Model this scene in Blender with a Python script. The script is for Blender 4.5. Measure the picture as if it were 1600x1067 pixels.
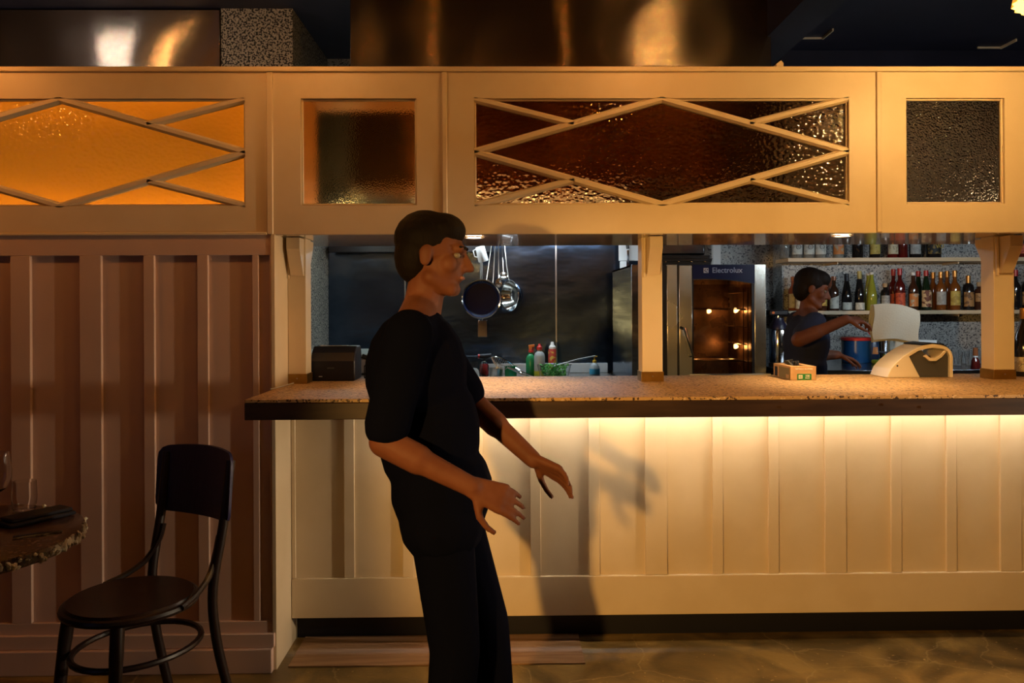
import bpy, bmesh, math, random
from mathutils import Vector, Matrix, Euler
random.seed(7)
for o in list(bpy.data.objects): bpy.data.objects.remove(o)
SC = bpy.context.scene
COL = SC.collection
R = math.radians

# ------------------------------------------------------------------ camera
FPX, HORIZON = 1244.0, 480.0
CAM_H, YAW, ROLL = 1.4, -0.0159, -0.0048
cd = bpy.data.cameras.new('camera'); cam = bpy.data.objects.new('camera', cd); COL.objects.link(cam)
cd.sensor_width = 36.0; cd.lens = FPX * 36.0 / 1600.0
cd.shift_y = (HORIZON - 533.5) / 1600.0
cd.clip_start = 0.02
CAMROT = Matrix.Rotation(YAW, 3, 'Z') @ Matrix.Rotation(math.pi/2, 3, 'X') @ Matrix.Rotation(ROLL, 3, 'Z')
cam.matrix_world = Matrix.Translation((0, 0, CAM_H)) @ CAMROT.to_4x4()
SC.camera = cam
def at(px, py, Y):
    """world point of the photograph's pixel on the plane at depth Y"""
    d = CAMROT @ Vector(((px-800)/FPX, (HORIZON-py)/FPX, -1))
    return Vector((0, 0, CAM_H)) + d * (Y / d.y)
def ax(px, Y, py=480): return at(px, py, Y).x
def az(py, Y, px=800): return at(px, py, Y).z

# ------------------------------------------------------------------ world, exposure
w = bpy.data.worlds.new('world'); SC.world = w; w.use_nodes = True
w.node_tree.nodes['Background'].inputs[0].default_value = (0.10, 0.10, 0.16, 1)
w.node_tree.nodes['Background'].inputs[1].default_value = 0.05
SC.view_settings.view_transform = 'Standard'; SC.view_settings.look = 'None'
SC.view_settings.exposure = 0.0; SC.view_settings.gamma = 1.0
SC.view_settings.use_curve_mapping = False
SC.cycles.use_denoising = True
SC.cycles.max_bounces = 10; SC.cycles.transmission_bounces = 8; SC.cycles.glossy_bounces = 5; SC.cycles.diffuse_bounces = 4
SC.cycles.caustics_reflective = False; SC.cycles.caustics_refractive = False
SC.cycles.sample_clamp_indirect = 4.0
SC.cycles.blur_glossy = 0.6
WARM = (1.0, 0.55, 0.20); WARM2 = (1.0, 0.66, 0.32); COOL = (0.78, 0.92, 1.0)

# ------------------------------------------------------------------ helpers
def tag(o, label=None, cat=None, group=None, kind=None):
    if label: o['label'] = label
    if cat: o['category'] = cat
    if group: o['group'] = group
    if kind: o['kind'] = kind
    return o
def thing(name, label, cat, loc=(0,0,0), rotz=0.0, group=None):
    o = bpy.data.objects.new(name, None); COL.objects.link(o)
    o.empty_display_size = 0.05
    o.location = loc; o.rotation_euler = (0, 0, rotz)
    return tag(o, label, cat, group)
def rootmat(o): return Matrix.Translation(o.location) @ o.rotation_euler.to_matrix().to_4x4()

class MB:
    def __init__(s): s.v = []; s.f = []
    def add(s, vs, fs, M=None):
        b = len(s.v)
        s.v += [tuple(M @ Vector(p)) if M is not None else tuple(p) for p in vs]
        s.f += [tuple(b+i for i in f) for f in fs]
        return s
    def box(s, x0, x1, y0, y1, z0, z1, M=None):
        return s.add([(x0,y0,z0),(x1,y0,z0),(x1,y1,z0),(x0,y1,z0),(x0,y0,z1),(x1,y0,z1),(x1,y1,z1),(x0,y1,z1)],
                     [(0,3,2,1),(4,5,6,7),(0,1,5,4),(1,2,6,5),(2,3,7,6),(3,0,4,7)], M)
    def tube(s, pts, r, n=8, closed=False, M=None, flat=1.0, up=None):
        pts = [Vector(p) for p in pts]; m = len(pts)
        rs = list(r) if isinstance(r, (list, tuple)) else [r]*m
        vs = []; nrm = None
        for i, p in enumerate(pts):
            a = pts[i-1] if (i or closed) else p; b = pts[(i+1) % m] if (i < m-1 or closed) else p
            t = (b-a).normalized()
            if nrm is None:
                u = Vector(up) if up else (Vector((0,0,1)) if abs(t.z) < 0.9 else Vector((0,1,0)))
                nrm = (u - t*u.dot(t)).normalized()
            else:
                nrm = (nrm - t*nrm.dot(t)).normalized()
            bn = t.cross(nrm)
            for k in range(n):
                an = 2*math.pi*k/n
                vs.append(p + nrm*(math.cos(an)*rs[i]) + bn*(math.sin(an)*rs[i]*flat))
        fs = []
        for i in range(m if closed else m-1):
            j = (i+1) % m
            for k in range(n):
                l = (k+1) % n
                fs.append((i*n+k, i*n+l, j*n+l, j*n+k))
        if not closed:
            fs.append(tuple(range(n-1, -1, -1))); fs.append(tuple((m-1)*n+k for k in range(n)))
        return s.add(vs, fs, M)
    def lathe(s, prof, n=20, M=None, c=(0,0,0)):
        vs = []; fs = []; rows = []
        for r, z in prof:
            if r < 1e-6: rows.append([len(vs)]); vs.append((c[0], c[1], c[2]+z))
            else:
                rows.append(list(range(len(vs), len(vs)+n)))
                vs += [(c[0]+r*math.cos(2*math.pi*k/n), c[1]+r*math.sin(2*math.pi*k/n), c[2]+z) for k in range(n)]
        for a, b in zip(rows, rows[1:]):
            for k in range(n):
                l = (k+1) % n
                if len(a) == 1 and len(b) == 1: continue
                if len(a) == 1: fs.append((a[0], b[l], b[k]))
                elif len(b) == 1: fs.append((a[k], a[l], b[0]))
                else: fs.append((a[k], a[l], b[l], b[k]))
        return s.add(vs, fs, M)
    def prism(s, poly, y0, y1, M=None):
        """polygon of (x, z) pairs extruded along y"""
        n = len(poly)
        ar = sum(poly[i][0]*poly[(i+1)%n][1]-poly[(i+1)%n][0]*poly[i][1] for i in range(n))
        if ar < 0: poly = poly[::-1]
        vs = [(x, y0, z) for x, z in poly] + [(x, y1, z) for x, z in poly]
        fs = [tuple(range(n)), tuple(range(2*n-1, n-1, -1))]
        for i in range(n):
            j = (i+1) % n
            fs.append((i, i+n, j+n, j))
        return s.add(vs, fs, M)
    def build(s, name, mat, parent=None, world=True, bevel=0.0, smooth=35.0, seg=2):
        me = bpy.data.meshes.new(name); me.from_pydata(s.v, [], s.f); me.update()
        o = bpy.data.objects.new(name, me); COL.objects.link(o)
        me.materials.append(mat)
        if smooth:
            for p in me.polygons: p.use_smooth = True
            me.set_sharp_from_angle(angle=R(smooth))
        if bevel:
            m = o.modifiers.new('bevel', 'BEVEL'); m.width = bevel; m.segments = seg; m.limit_method = 'ANGLE'; m.angle_limit = R(40)
            m.harden_normals = False
        if parent is not None:
            o.parent = parent
            if world and parent.type == 'EMPTY': o.matrix_parent_inverse = rootmat(parent).inverted()
            elif world and parent.parent is not None:
                pass
        return o
def sub(o, part):
    """hang o below a part whose mesh is in the same coordinates"""
    o.parent = part; o.matrix_parent_inverse = Matrix.Identity(4); return o
def copy_tree(o, parent=None):
    c = o.copy(); COL.objects.link(c)
    if parent is not None: c.parent = parent
    for ch in list(o.children): copy_tree(ch, c)
    return c
def align(p, q):
    d = (Vector(q)-Vector(p)).normalized()
    return Matrix.Translation(p) @ d.to_track_quat('Z', 'Y').to_matrix().to_4x4()
def text(name, body, size, loc, mat, parent, rot=(math.pi/2,0,0), ext=0.0004, world=True, align_x='CENTER', sx=1.0):
    cu = bpy.data.curves.new(name, 'FONT'); cu.body = body; cu.size = size; cu.extrude = ext
    cu.align_x = align_x; cu.align_y = 'CENTER'; cu.materials.append(mat); cu.resolution_u = 3
    o = bpy.data.objects.new(name, cu); COL.objects.link(o)
    cu.offset = 0.012*size
    dg = bpy.context.evaluated_depsgraph_get(); dg.update()
    me = bpy.data.meshes.new_from_object(o.evaluated_get(dg)); bpy.data.objects.remove(o); bpy.data.curves.remove(cu)
    me.transform(Matrix.Translation(loc) @ Euler(rot).to_matrix().to_4x4() @ Matrix.Diagonal((sx,1,1,1)))
    me.name = name
    if not me.materials: me.materials.append(mat)
    o = bpy.data.objects.new(name, me); COL.objects.link(o)
    o.parent = parent
    if world and parent.type == 'EMPTY': o.matrix_parent_inverse = rootmat(parent).inverted()
    return o
def light(name, kind, loc, power, color, parent=None, size=0.05, target=None, cone=60, blend=0.5, size_y=None):
    l = bpy.data.lights.new(name, kind); l.energy = power; l.color = color
    o = bpy.data.objects.new(name, l); COL.objects.link(o); o.location = loc
    if kind == 'AREA':
        l.size = size
        if size_y: l.shape = 'RECTANGLE'; l.size_y = size_y
    else: l.shadow_soft_size = size
    if kind == 'SPOT': l.spot_size = R(cone); l.spot_blend = blend
    if target is not None:
        o.rotation_euler = (Vector(target)-Vector(loc)).to_track_quat('-Z', 'Y').to_euler()
    if parent is not None:
        o.parent = parent
        if parent.type == 'EMPTY': o.matrix_parent_inverse = rootmat(parent).inverted()
    return o

# ------------------------------------------------------------------ materials
def _n(t, typ, **kw):
    n = t.nodes.new(typ)
    for k, v in kw.items(): setattr(n, k, v)
    return n
def mat(name, col, rough=0.5, metal=0.0, spec=0.5, col2=None, vscale=8.0, bump=None, trans=0.0, ior=1.45,
        emit=None, estr=0.0, aniso=0.0, anrot=0.0, coat=0.0, stretch=(1,1,1), roughvar=0.0, alpha=1.0, sheen=0.0, ramp=(0.4,0.6), vdetail=4.0):
    m = bpy.data.materials.new(name); m.use_nodes = True; t = m.node_tree
    b = t.nodes['Principled BSDF']; L = t.links.new
    b.inputs['Base Color'].default_value = (*col, 1); b.inputs['Roughness'].default_value = rough
    b.inputs['Metallic'].default_value = metal; b.inputs['Specular IOR Level'].default_value = spec
    b.inputs['Transmission Weight'].default_value = trans; b.inputs['IOR'].default_value = ior
    b.inputs['Coat Weight'].default_value = coat
    b.inputs['Sheen Weight'].default_value = sheen
    b.inputs['Anisotropic'].default_value = aniso; b.inputs['Anisotropic Rotation'].default_value = anrot
    if aniso:
        tg = _n(t, 'ShaderNodeTangent', direction_type='RADIAL', axis='Z'); L(tg.outputs[0], b.inputs['Tangent'])
    if emit: b.inputs['Emission Color'].default_value = (*emit, 1); b.inputs['Emission Strength'].default_value = estr
    tc = _n(t, 'ShaderNodeTexCoord'); mp = _n(t, 'ShaderNodeMapping'); mp.inputs['Scale'].default_value = stretch
    L(tc.outputs['Object'], mp.inputs['Vector'])
    if col2 or roughvar:
        nz = _n(t, 'ShaderNodeTexNoise'); nz.inputs['Scale'].default_value = vscale; nz.inputs['Detail'].default_value = vdetail
        L(mp.outputs[0], nz.inputs['Vector'])
        if col2:
            rp = _n(t, 'ShaderNodeValToRGB'); rp.color_ramp.elements[0].color = (*col, 1); rp.color_ramp.elements[1].color = (*col2, 1)
            rp.color_ramp.elements[0].position, rp.color_ramp.elements[1].position = ramp
            L(nz.outputs['Fac'], rp.inputs[0]); L(rp.outputs[0], b.inputs['Base Color'])
        if roughvar:
            mr = _n(t, 'ShaderNodeMapRange'); mr.inputs['To Min'].default_value = max(0.02, rough-roughvar); mr.inputs['To Max'].default_value = rough+roughvar
            L(nz.outputs['Fac'], mr.inputs['Value']); L(mr.outputs[0], b.inputs['Roughness'])
    if bump:
        sc, st, kind = (list(bump)+['noise'])[:3]
        if kind == 'noise':
            x = _n(t, 'ShaderNodeTexNoise'); x.inputs['Scale'].default_value = sc; x.inputs['Detail'].default_value = 3; out = x.outputs['Fac']
        else:
            x = _n(t, 'ShaderNodeTexVoronoi', feature='SMOOTH_F1'); x.inputs['Scale'].default_value = sc; x.inputs['Smoothness'].default_value = 0.6; out = x.outputs['Distance']
        L(mp.outputs[0], x.inputs['Vector'])
        bp = _n(t, 'ShaderNodeBump'); bp.inputs['Strength'].default_value = st; bp.inputs['Distance'].default_value = 0.6/sc
        L(out, bp.inputs['Height']); L(bp.outputs[0], b.inputs['Normal'])
    return m
def speckle(name, base, base2, dark, light_, scale, rough=0.45, dpos=0.40, lpos=0.66):
    """stone with dark and pale chips: two noises cut hard"""
    m = bpy.data.materials.new(name); m.use_nodes = True; t = m.node_tree; b = t.nodes['Principled BSDF']; L = t.links.new
    b.inputs['Roughness'].default_value = rough
    tc = _n(t, 'ShaderNodeTexCoord')
    big = _n(t, 'ShaderNodeTexNoise'); big.inputs['Scale'].default_value = 3.0; L(tc.outputs['Object'], big.inputs['Vector'])
    m1 = _n(t, 'ShaderNodeMix', data_type='RGBA'); m1.inputs['A'].default_value = (*base, 1); m1.inputs['B'].default_value = (*base2, 1)
    L(big.outputs['Fac'], m1.inputs['Factor'])
    n1 = _n(t, 'ShaderNodeTexNoise'); n1.inputs['Scale'].default_value = scale; n1.inputs['Detail'].default_value = 1.5; L(tc.outputs['Object'], n1.inputs['Vector'])
    r1 = _n(t, 'ShaderNodeValToRGB'); r1.color_ramp.elements[0].position = dpos-0.02; r1.color_ramp.elements[1].position = dpos+0.02
    L(n1.outputs['Fac'], r1.inputs[0])
    m2 = _n(t, 'ShaderNodeMix', data_type='RGBA'); m2.inputs['A'].default_value = (*dark, 1); L(r1.outputs[0], m2.inputs['Factor']); L(m1.outputs['Result'], m2.inputs['B'])
    n2 = _n(t, 'ShaderNodeTexNoise'); n2.inputs['Scale'].default_value = scale*0.8; n2.inputs['Detail'].default_value = 1.0
    mp = _n(t, 'ShaderNodeMapping'); mp.inputs['Location'].default_value = (7, 3, 11); L(tc.outputs['Object'], mp.inputs['Vector']); L(mp.outputs[0], n2.inputs['Vector'])
    r2 = _n(t, 'ShaderNodeValToRGB'); r2.color_ramp.elements[0].position = lpos-0.02; r2.color_ramp.elements[1].position = lpos+0.02
    L(n2.outputs['Fac'], r2.inputs[0])
    m3 = _n(t, 'ShaderNodeMix', data_type='RGBA'); L(m2.outputs['Result'], m3.inputs['A']); m3.inputs['B'].default_value = (*light_, 1); L(r2.outputs[0], m3.inputs['Factor'])
    L(m3.outputs['Result'], b.inputs['Base Color'])
    bp = _n(t, 'ShaderNodeBump'); bp.inputs['Strength'].default_value = 0.08; bp.inputs['Distance'].default_value = 0.002; L(n1.outputs['Fac'], bp.inputs['Height']); L(bp.outputs[0], b.inputs['Normal'])
    return m
def concrete(name):
    m = bpy.data.materials.new(name); m.use_nodes = True; t = m.node_tree; b = t.nodes['Principled BSDF']; L = t.links.new
    tc = _n(t, 'ShaderNodeTexCoord')
    n1 = _n(t, 'ShaderNodeTexNoise'); n1.inputs['Scale'].default_value = 3.5; n1.inputs['Detail'].default_value = 8; n1.inputs['Distortion'].default_value = 0.8
    L(tc.outputs['Object'], n1.inputs['Vector'])
    r = _n(t, 'ShaderNodeValToRGB'); e = r.color_ramp.elements
    e[0].position = 0.34; e[0].color = (0.070, 0.042, 0.012, 1); e[1].position = 0.62; e[1].color = (0.33, 0.205, 0.055, 1)
    x = e.new(0.48); x.color = (0.17, 0.105, 0.028, 1)
    L(n1.outputs['Fac'], r.inputs[0])
    n2 = _n(t, 'ShaderNodeTexNoise'); n2.inputs['Scale'].default_value = 45; n2.inputs['Detail'].default_value = 6; L(tc.outputs['Object'], n2.inputs['Vector'])
    r2 = _n(t, 'ShaderNodeValToRGB'); r2.color_ramp.elements[0].position = 0.66; r2.color_ramp.elements[1].position = 0.72
    L(n2.outputs['Fac'], r2.inputs[0])
    mx = _n(t, 'ShaderNodeMix', data_type='RGBA'); mx.inputs['B'].default_value = (0.45, 0.30, 0.11, 1); L(r2.outputs[0], mx.inputs['Factor']); L(r.outputs[0], mx.inputs['A'])
    # cracks
    nd = _n(t, 'ShaderNodeTexNoise'); nd.inputs['Scale'].default_value = 4; nd.inputs['Detail'].default_value = 5; L(tc.outputs['Object'], nd.inputs['Vector'])
    va = _n(t, 'ShaderNodeVectorMath', operation='SCALE'); va.inputs['Scale'].default_value = 0.22; L(nd.outputs['Color'], va.inputs[0])
    vb = _n(t, 'ShaderNodeVectorMath', operation='ADD'); L(va.outputs[0], vb.inputs[0]); L(tc.outputs['Object'], vb.inputs[1])
    vo = _n(t, 'ShaderNodeTexVoronoi', feature='DISTANCE_TO_EDGE'); vo.inputs['Scale'].default_value = 1.7; L(vb.outputs[0], vo.inputs['Vector'])
    r3 = _n(t, 'ShaderNodeValToRGB'); r3.color_ramp.elements[0].position = 0.0; r3.color_ramp.elements[0].color = (0.5,0.5,0.5,1); r3.color_ramp.elements[1].position = 0.008; r3.color_ramp.elements[1].color = (0,0,0,1)
    L(vo.outputs['Distance'], r3.inputs[0])
    m4 = _n(t, 'ShaderNodeMix', data_type='RGBA'); m4.inputs['B'].default_value = (0.42, 0.29, 0.12, 1); L(r3.outputs[0], m4.inputs['Factor']); L(mx.outputs['Result'], m4.inputs['A'])
    L(m4.outputs['Result'], b.inputs['Base Color'])
    mr = _n(t, 'ShaderNodeMapRange'); mr.inputs['To Min'].default_value = 0.22; mr.inputs['To Max'].default_value = 0.6; L(n1.outputs['Fac'], mr.inputs['Value']); L(mr.outputs[0], b.inputs['Roughness'])
    bp = _n(t, 'ShaderNodeBump'); bp.inputs['Strength'].default_value = 0.25; bp.inputs['Distance'].default_value = 0.004; L(n2.outputs['Fac'], bp.inputs['Height']); L(bp.outputs[0], b.inputs['Normal'])
    return m
M = {}
M['cream'] = mat('cream_paint', (0.70,0.56,0.36), 0.42, col2=(0.74,0.60,0.40), vscale=5, bump=(160,0.05))
M['wallpaint'] = mat('panel_paint', (0.60,0.42,0.34), 0.5, col2=(0.64,0.45,0.36), vscale=4, bump=(160,0.05))
M['navy'] = mat('navy_paint', (0.010,0.011,0.024), 0.55, col2=(0.016,0.017,0.034), vscale=2.5)
M['toekick'] = mat('black_toekick', (0.008,0.008,0.014), 0.5)
M['darkwall'] = mat('dark_plaster', (0.05,0.035,0.035), 0.7, col2=(0.06,0.04,0.04), vscale=3)
M['floor'] = concrete('stained_concrete')
M['ply'] = mat('plywood_strip', (0.30,0.16,0.07), 0.55, col2=(0.40,0.23,0.11), vscale=6, stretch=(0.6,6,1), bump=(40,0.1))
M['terrazzo'] = speckle('grey_terrazzo', (0.32,0.32,0.31), (0.40,0.40,0.39), (0.07,0.07,0.08), (0.48,0.48,0.47), 85, dpos=0.43, lpos=0.62)
M['terr_up'] = speckle('pier_terrazzo', (0.40,0.36,0.29), (0.46,0.42,0.34), (0.02,0.02,0.02), (0.55,0.50,0.40), 75, dpos=0.49, lpos=0.64)
M['countertop'] = speckle('cork_stone', (0.50,0.31,0.13), (0.56,0.35,0.16), (0.055,0.025,0.015), (0.70,0.50,0.30), 105, rough=0.5, dpos=0.40, lpos=0.64)
M['counteredge'] = mat('shaded_stained_edge', (0.030,0.013,0.008), 0.45, col2=(0.05,0.024,0.014), vscale=7, stretch=(0.5,4,4))  # brown stain with the edge's shade worked into the dark colour
M['laminate'] = mat('glossy_laminate', (0.55,0.47,0.36), 0.16, spec=0.9, coat=0.6)
M['steel'] = mat('brushed_steel', (0.25,0.275,0.33), 0.20, metal=1, col2=(0.30,0.32,0.37), vscale=3, bump=(2.0,0.035), roughvar=0.06, stretch=(1,1,2.2), aniso=0.3)
def brushed(name, col, rough, grain, wave, wscale):
    # horizontal grain scatters reflections up and down; slow waves bend them sideways
    m = bpy.data.materials.new(name); m.use_nodes = True; t = m.node_tree; b = t.nodes['Principled BSDF']; L = t.links.new
    b.inputs['Base Color'].default_value = (*col, 1); b.inputs['Metallic'].default_value = 1; b.inputs['Roughness'].default_value = rough
    tc = _n(t, 'ShaderNodeTexCoord'); ge = _n(t, 'ShaderNodeNewGeometry')
    wn = _n(t, 'ShaderNodeTexWhiteNoise', noise_dimensions='3D'); L(tc.outputs['Object'], wn.inputs['Vector'])
    w1 = _n(t, 'ShaderNodeMath', operation='MULTIPLY_ADD'); w1.inputs[1].default_value = 2*grain; w1.inputs[2].default_value = -grain; L(wn.outputs['Value'], w1.inputs[0])
    mp = _n(t, 'ShaderNodeMapping'); mp.inputs['Scale'].default_value = (1, 1, 0.55); L(tc.outputs['Object'], mp.inputs['Vector'])
    nz = _n(t, 'ShaderNodeTexNoise'); nz.inputs['Scale'].default_value = wscale; nz.inputs['Detail'].default_value = 1; L(mp.outputs[0], nz.inputs['Vector'])
    w2 = _n(t, 'ShaderNodeMath', operation='MULTIPLY_ADD'); w2.inputs[1].default_value = 2*wave; w2.inputs[2].default_value = -wave; L(nz.outputs['Fac'], w2.inputs[0])
    cx = _n(t, 'ShaderNodeCombineXYZ'); L(w2.outputs[0], cx.inputs['X']); L(w1.outputs[0], cx.inputs['Z'])
    ad = _n(t, 'ShaderNodeVectorMath', operation='ADD'); L(ge.outputs['Normal'], ad.inputs[0]); L(cx.outputs[0], ad.inputs[1])
    no = _n(t, 'ShaderNodeVectorMath', operation='NORMALIZE'); L(ad.outputs[0], no.inputs[0]); L(no.outputs[0], b.inputs['Normal'])
    return m
M['wallsteel'] = mat('dark_wall_steel', (0.085,0.125,0.20), 0.22, metal=1, col2=(0.105,0.15,0.235), vscale=3, bump=(2.0,0.04), roughvar=0.06, stretch=(1,1,2.2), aniso=0.3)
M['hoodsteel'] = brushed('hood_steel', (0.40,0.28,0.19), 0.13, 0.46, 0.15, 2.6)
M['oldsteel'] = mat('satin_steel', (0.62,0.61,0.58), 0.28, metal=1)
M['chrome'] = mat('polished_steel', (0.75,0.75,0.74), 0.12, metal=1)
M['blacksteel'] = mat('blackened_steel', (0.02,0.02,0.024), 0.4, metal=0.4)
M['nonstick'] = mat('nonstick_coating', (0.012,0.020,0.075), 0.35, spec=0.6)
M['blackplastic'] = mat('black_plastic', (0.010,0.010,0.016), 0.42)
M['darkgrey'] = mat('dark_grey_plastic', (0.06,0.06,0.062), 0.5)
M['rubber'] = mat('black_rubber', (0.008,0.008,0.01), 0.6)
M['white'] = mat('white_plastic', (0.75,0.76,0.76), 0.4)
M['offwhite'] = mat('ivory_plastic', (0.70,0.62,0.50), 0.38)
M['brass'] = mat('dull_brass', (0.45,0.27,0.08), 0.32, metal=0.9, col2=(0.38,0.22,0.06), vscale=20)
M['shelf'] = mat('pale_oak_shelf', (0.60,0.47,0.30), 0.45, col2=(0.66,0.53,0.36), vscale=6, stretch=(0.6,8,8))
M['chair'] = mat('dark_bentwood', (0.010,0.005,0.005), 0.36, col2=(0.016,0.008,0.007), vscale=9, stretch=(3,3,0.4), spec=0.5)
M['chairback'] = mat('dark_blue_black_ply', (0.020,0.020,0.075), 0.5, col2=(0.028,0.026,0.09), vscale=30, stretch=(6,6,0.4))
M['tabletop'] = speckle('brown_pebble_terrazzo', (0.045,0.022,0.016), (0.055,0.028,0.020), (0.010,0.006,0.005), (0.10,0.06,0.045), 85, rough=0.2, dpos=0.47, lpos=0.6)
M['pebble'] = mat('pale_pebble', (0.40,0.36,0.26), 0.55, col2=(0.58,0.54,0.40), vscale=30)
M['castiron'] = mat('cast_iron', (0.015,0.014,0.016), 0.5)
M['glass'] = mat('clear_glass', (0.95,0.96,0.97), 0.02, trans=1.0, ior=1.3)
M['napkin'] = mat('black_linen', (0.012,0.012,0.02), 0.85, bump=(250,0.2))
M['amber'] = mat('amber_hammered_glass', (1.0,0.58,0.10), 0.14, trans=1.0, ior=1.45, spec=0.3, bump=(62,0.35,'vor'), stretch=(1,1,1.25))
M['brownglass'] = mat('brown_hammered_glass', (0.62,0.24,0.06), 0.08, trans=1.0, ior=1.45, spec=0.3, bump=(62,0.28,'vor'), stretch=(1,1,1.25))
M['fineglass'] = mat('fine_textured_amber_glass', (0.78,0.42,0.14), 0.16, trans=1.0, ior=1.22, spec=0.3, bump=(190,0.2,'vor'))
M['greyglass'] = mat('fine_textured_smoke_glass', (0.70,0.40,0.18), 0.12, trans=1.0, ior=1.38, spec=0.3, bump=(140,0.75,'vor'))
M['led_warm'] = mat('warm_led', (1,0.8,0.5), 0.5, emit=(1.0,0.83,0.64), estr=50)
M['led_cool'] = mat('cool_tube', (0.9,0.95,1), 0.5, emit=(0.80,0.93,1.0), estr=18)
M['skin'] = mat('skin', (0.125,0.042,0.022), 0.62, spec=0.25, col2=(0.15,0.054,0.030), vscale=12)
M['shirt'] = mat('black_navy_cotton', (0.0025,0.003,0.008), 0.9, spec=0.02, bump=(300,0.15))
M['trouser'] = mat('navy_trousers', (0.0025,0.003,0.008), 0.9, spec=0.02, bump=(300,0.15))
M['hair'] = mat('dark_hair', (0.008,0.005,0.004), 0.7, spec=0.15, bump=(180,0.5), stretch=(1,1,0.2))
M['eye'] = mat('eye_white', (0.20,0.17,0.15), 0.4)
M['iris'] = mat('dark_iris', (0.03,0.015,0.01), 0.2)
M['lips'] = mat('lips', (0.30,0.11,0.08), 0.5)
M['cloth'] = mat('white_tea_towel', (0.46,0.46,0.40), 0.85, bump=(120,0.25))
M['boxtan'] = mat('light_box_lining', (0.50,0.40,0.28), 0.6)
# ================================================================== STRUCTURE
WY, PY, CEIL = 3.10, 3.33, 3.35           # panelled wall face, bar front face, ceiling height
WALLEND = -0.868
ZL0, ZL1 = 1.687, 2.335                   # overhead screen: bottom and top
ZC = 1.09                                 # bar top
def struct(name, mb, m, bevel=0.0, parent=None):
    o = mb.build(name, m, parent, bevel=bevel, smooth=None)
    if parent is None: tag(o, kind='structure')
    return o
fl = struct('floor', MB().box(-3.3, 4.7, -3.6, 6.6, -0.1, 0), M['floor'])
struct('ceiling', MB().box(-3.3, 4.7, -3.6, 6.6, CEIL, CEIL+0.1), M['navy'])
wsl = struct('wall_side_left', MB().box(-3.4, -3.3, -3.6, 6.6, 0, CEIL), M['darkwall'])
# unseen window added at the left for a dim violet fill
wn = struct('fill_window', MB().box(-3.299, -3.27, -1.35, -1.30, 0.9, 2.4).box(-3.299, -3.27, 0.60, 0.65, 0.9, 2.4).box(-3.299, -3.27, -1.30, 0.60, 0.9, 0.95).box(-3.299, -3.27, -1.30, 0.60, 2.35, 2.4).box(-3.299, -3.275, -0.375, -0.325, 0.95, 2.35), M['cream'])
for y0_, y1_ in ((-1.298,-0.377),(-0.323,0.598)): MB().box(-3.298,-3.292,y0_,y1_,0.952,2.348).build('pane', mat('violet_fill_glow',(0.05,0.05,0.08),0.1,emit=(0.42,0.36,0.75),estr=0.3), wn)
struct('wall_side_right', MB().box(4.7, 4.8, -3.6, 6.6, 0, CEIL), M['darkwall'])
struct('wall_rear', MB().box(-3.4, 4.8, -3.7, -3.6, 0, CEIL), M['darkwall'])
# ---- kitchen walls
SY = 6.24
wb = struct('wall_back_kitchen', MB().box(-3.3, 2.16, SY+0.012, 6.6, 0, CEIL), M['terrazzo'])
xs = [-1.335, ax(633, SY), ax(869, SY), 1.30]
for a, b in zip(xs, xs[1:]):
    MB().box(a+0.002, b-0.002, SY, SY+0.0115, 0.90, 2.35).build('steel_panel', M['wallsteel'], wb, bevel=0.001)
for x in xs[1:3]:
    MB().box(x-0.006, x+0.006, SY-0.004, SY, 0.90, 2.35).build('seam_strip', M['oldsteel'], wb, bevel=0.001)
wr = struct('wall_back_bar', MB().box(2.16, 4.7, 6.05, 6.6, 0, 3.0), M['terrazzo'])
struct('wall_back_bar_upper', MB().box(2.16, 4.7, 6.05, 6.6, 3.0, CEIL), M['navy'])
struct('wall_pier', MB().box(-1.80, -1.335, 5.2, SY+0.011, 0, CEIL), M['terr_up'], bevel=0.003)
# ---- ceiling beam and hatches
struct('trim_1', MB().box(1.70, 1.94, 3.9, 6.6, 3.10, CEIL), M['navy'])
for (hx, hy) in ((2.27, 5.66), (3.71, 5.87)):
    h = MB()
    h.box(hx-.09,hx+.09,hy+.08,hy+.09,CEIL-.014,CEIL-.001).box(hx+.08,hx+.09,hy-.1,hy+.08,CEIL-.02,CEIL-.001)
    o = h.build('hatch_lit_edges', M['cream'], smooth=None)  # lit edges put in as pale strips, shaded sides left out
    tag(o, 'lit far and right edges of small square hatch in dark ceiling %s' % ('beside the dark beam' if hx < 3 else 'near the far right of the bar wall'), 'hatch', 'lit edges of ceiling hatches')
# ---- panelled wall at the left
wl = struct('wall_left', MB().box(-3.3, WALLEND-0.016, WY+0.016, PY+0.06, 0, ZL0), M['wallpaint'])
zr0, zr1 = az(972, WY, 250), az(399, WY, 250)
st = [(-2.55,-2.45),(-2.20,-2.10),(ax(16,WY),ax(47,WY)),(ax(124,WY),ax(158,WY)),(ax(224,WY),ax(241,WY)),(ax(308,WY),ax(325,WY)),(ax(394,WY),ax(404,WY)),(ax(421,WY),WALLEND-0.016)]
for a, b in st: MB().box(a, b, WY, WY+0.016, zr0, zr1).build('stile', M['wallpaint'], wl, bevel=0.002)
MB().box(-3.3, WALLEND-0.016, WY, WY+0.016, zr1, ZL0).build('top_rail', M['wallpaint'], wl, bevel=0.002)
MB().box(-3.3, WALLEND-0.016, WY, WY+0.016, 0.0, zr0).build('bottom_rail', M['wallpaint'], wl, bevel=0.002)
MB().box(WALLEND-0.016, WALLEND, WY-0.004, PY+0.06, 0.0, ZL0).build('end_board', M['cream'], wl, bevel=0.002)
bb = struct('baseboard_left', MB().box(-3.3, WALLEND-0.012, WY-0.034, WY-0.001, 0, az(1011, WY, 250)), M['wallpaint'], bevel=0.003)
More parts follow.
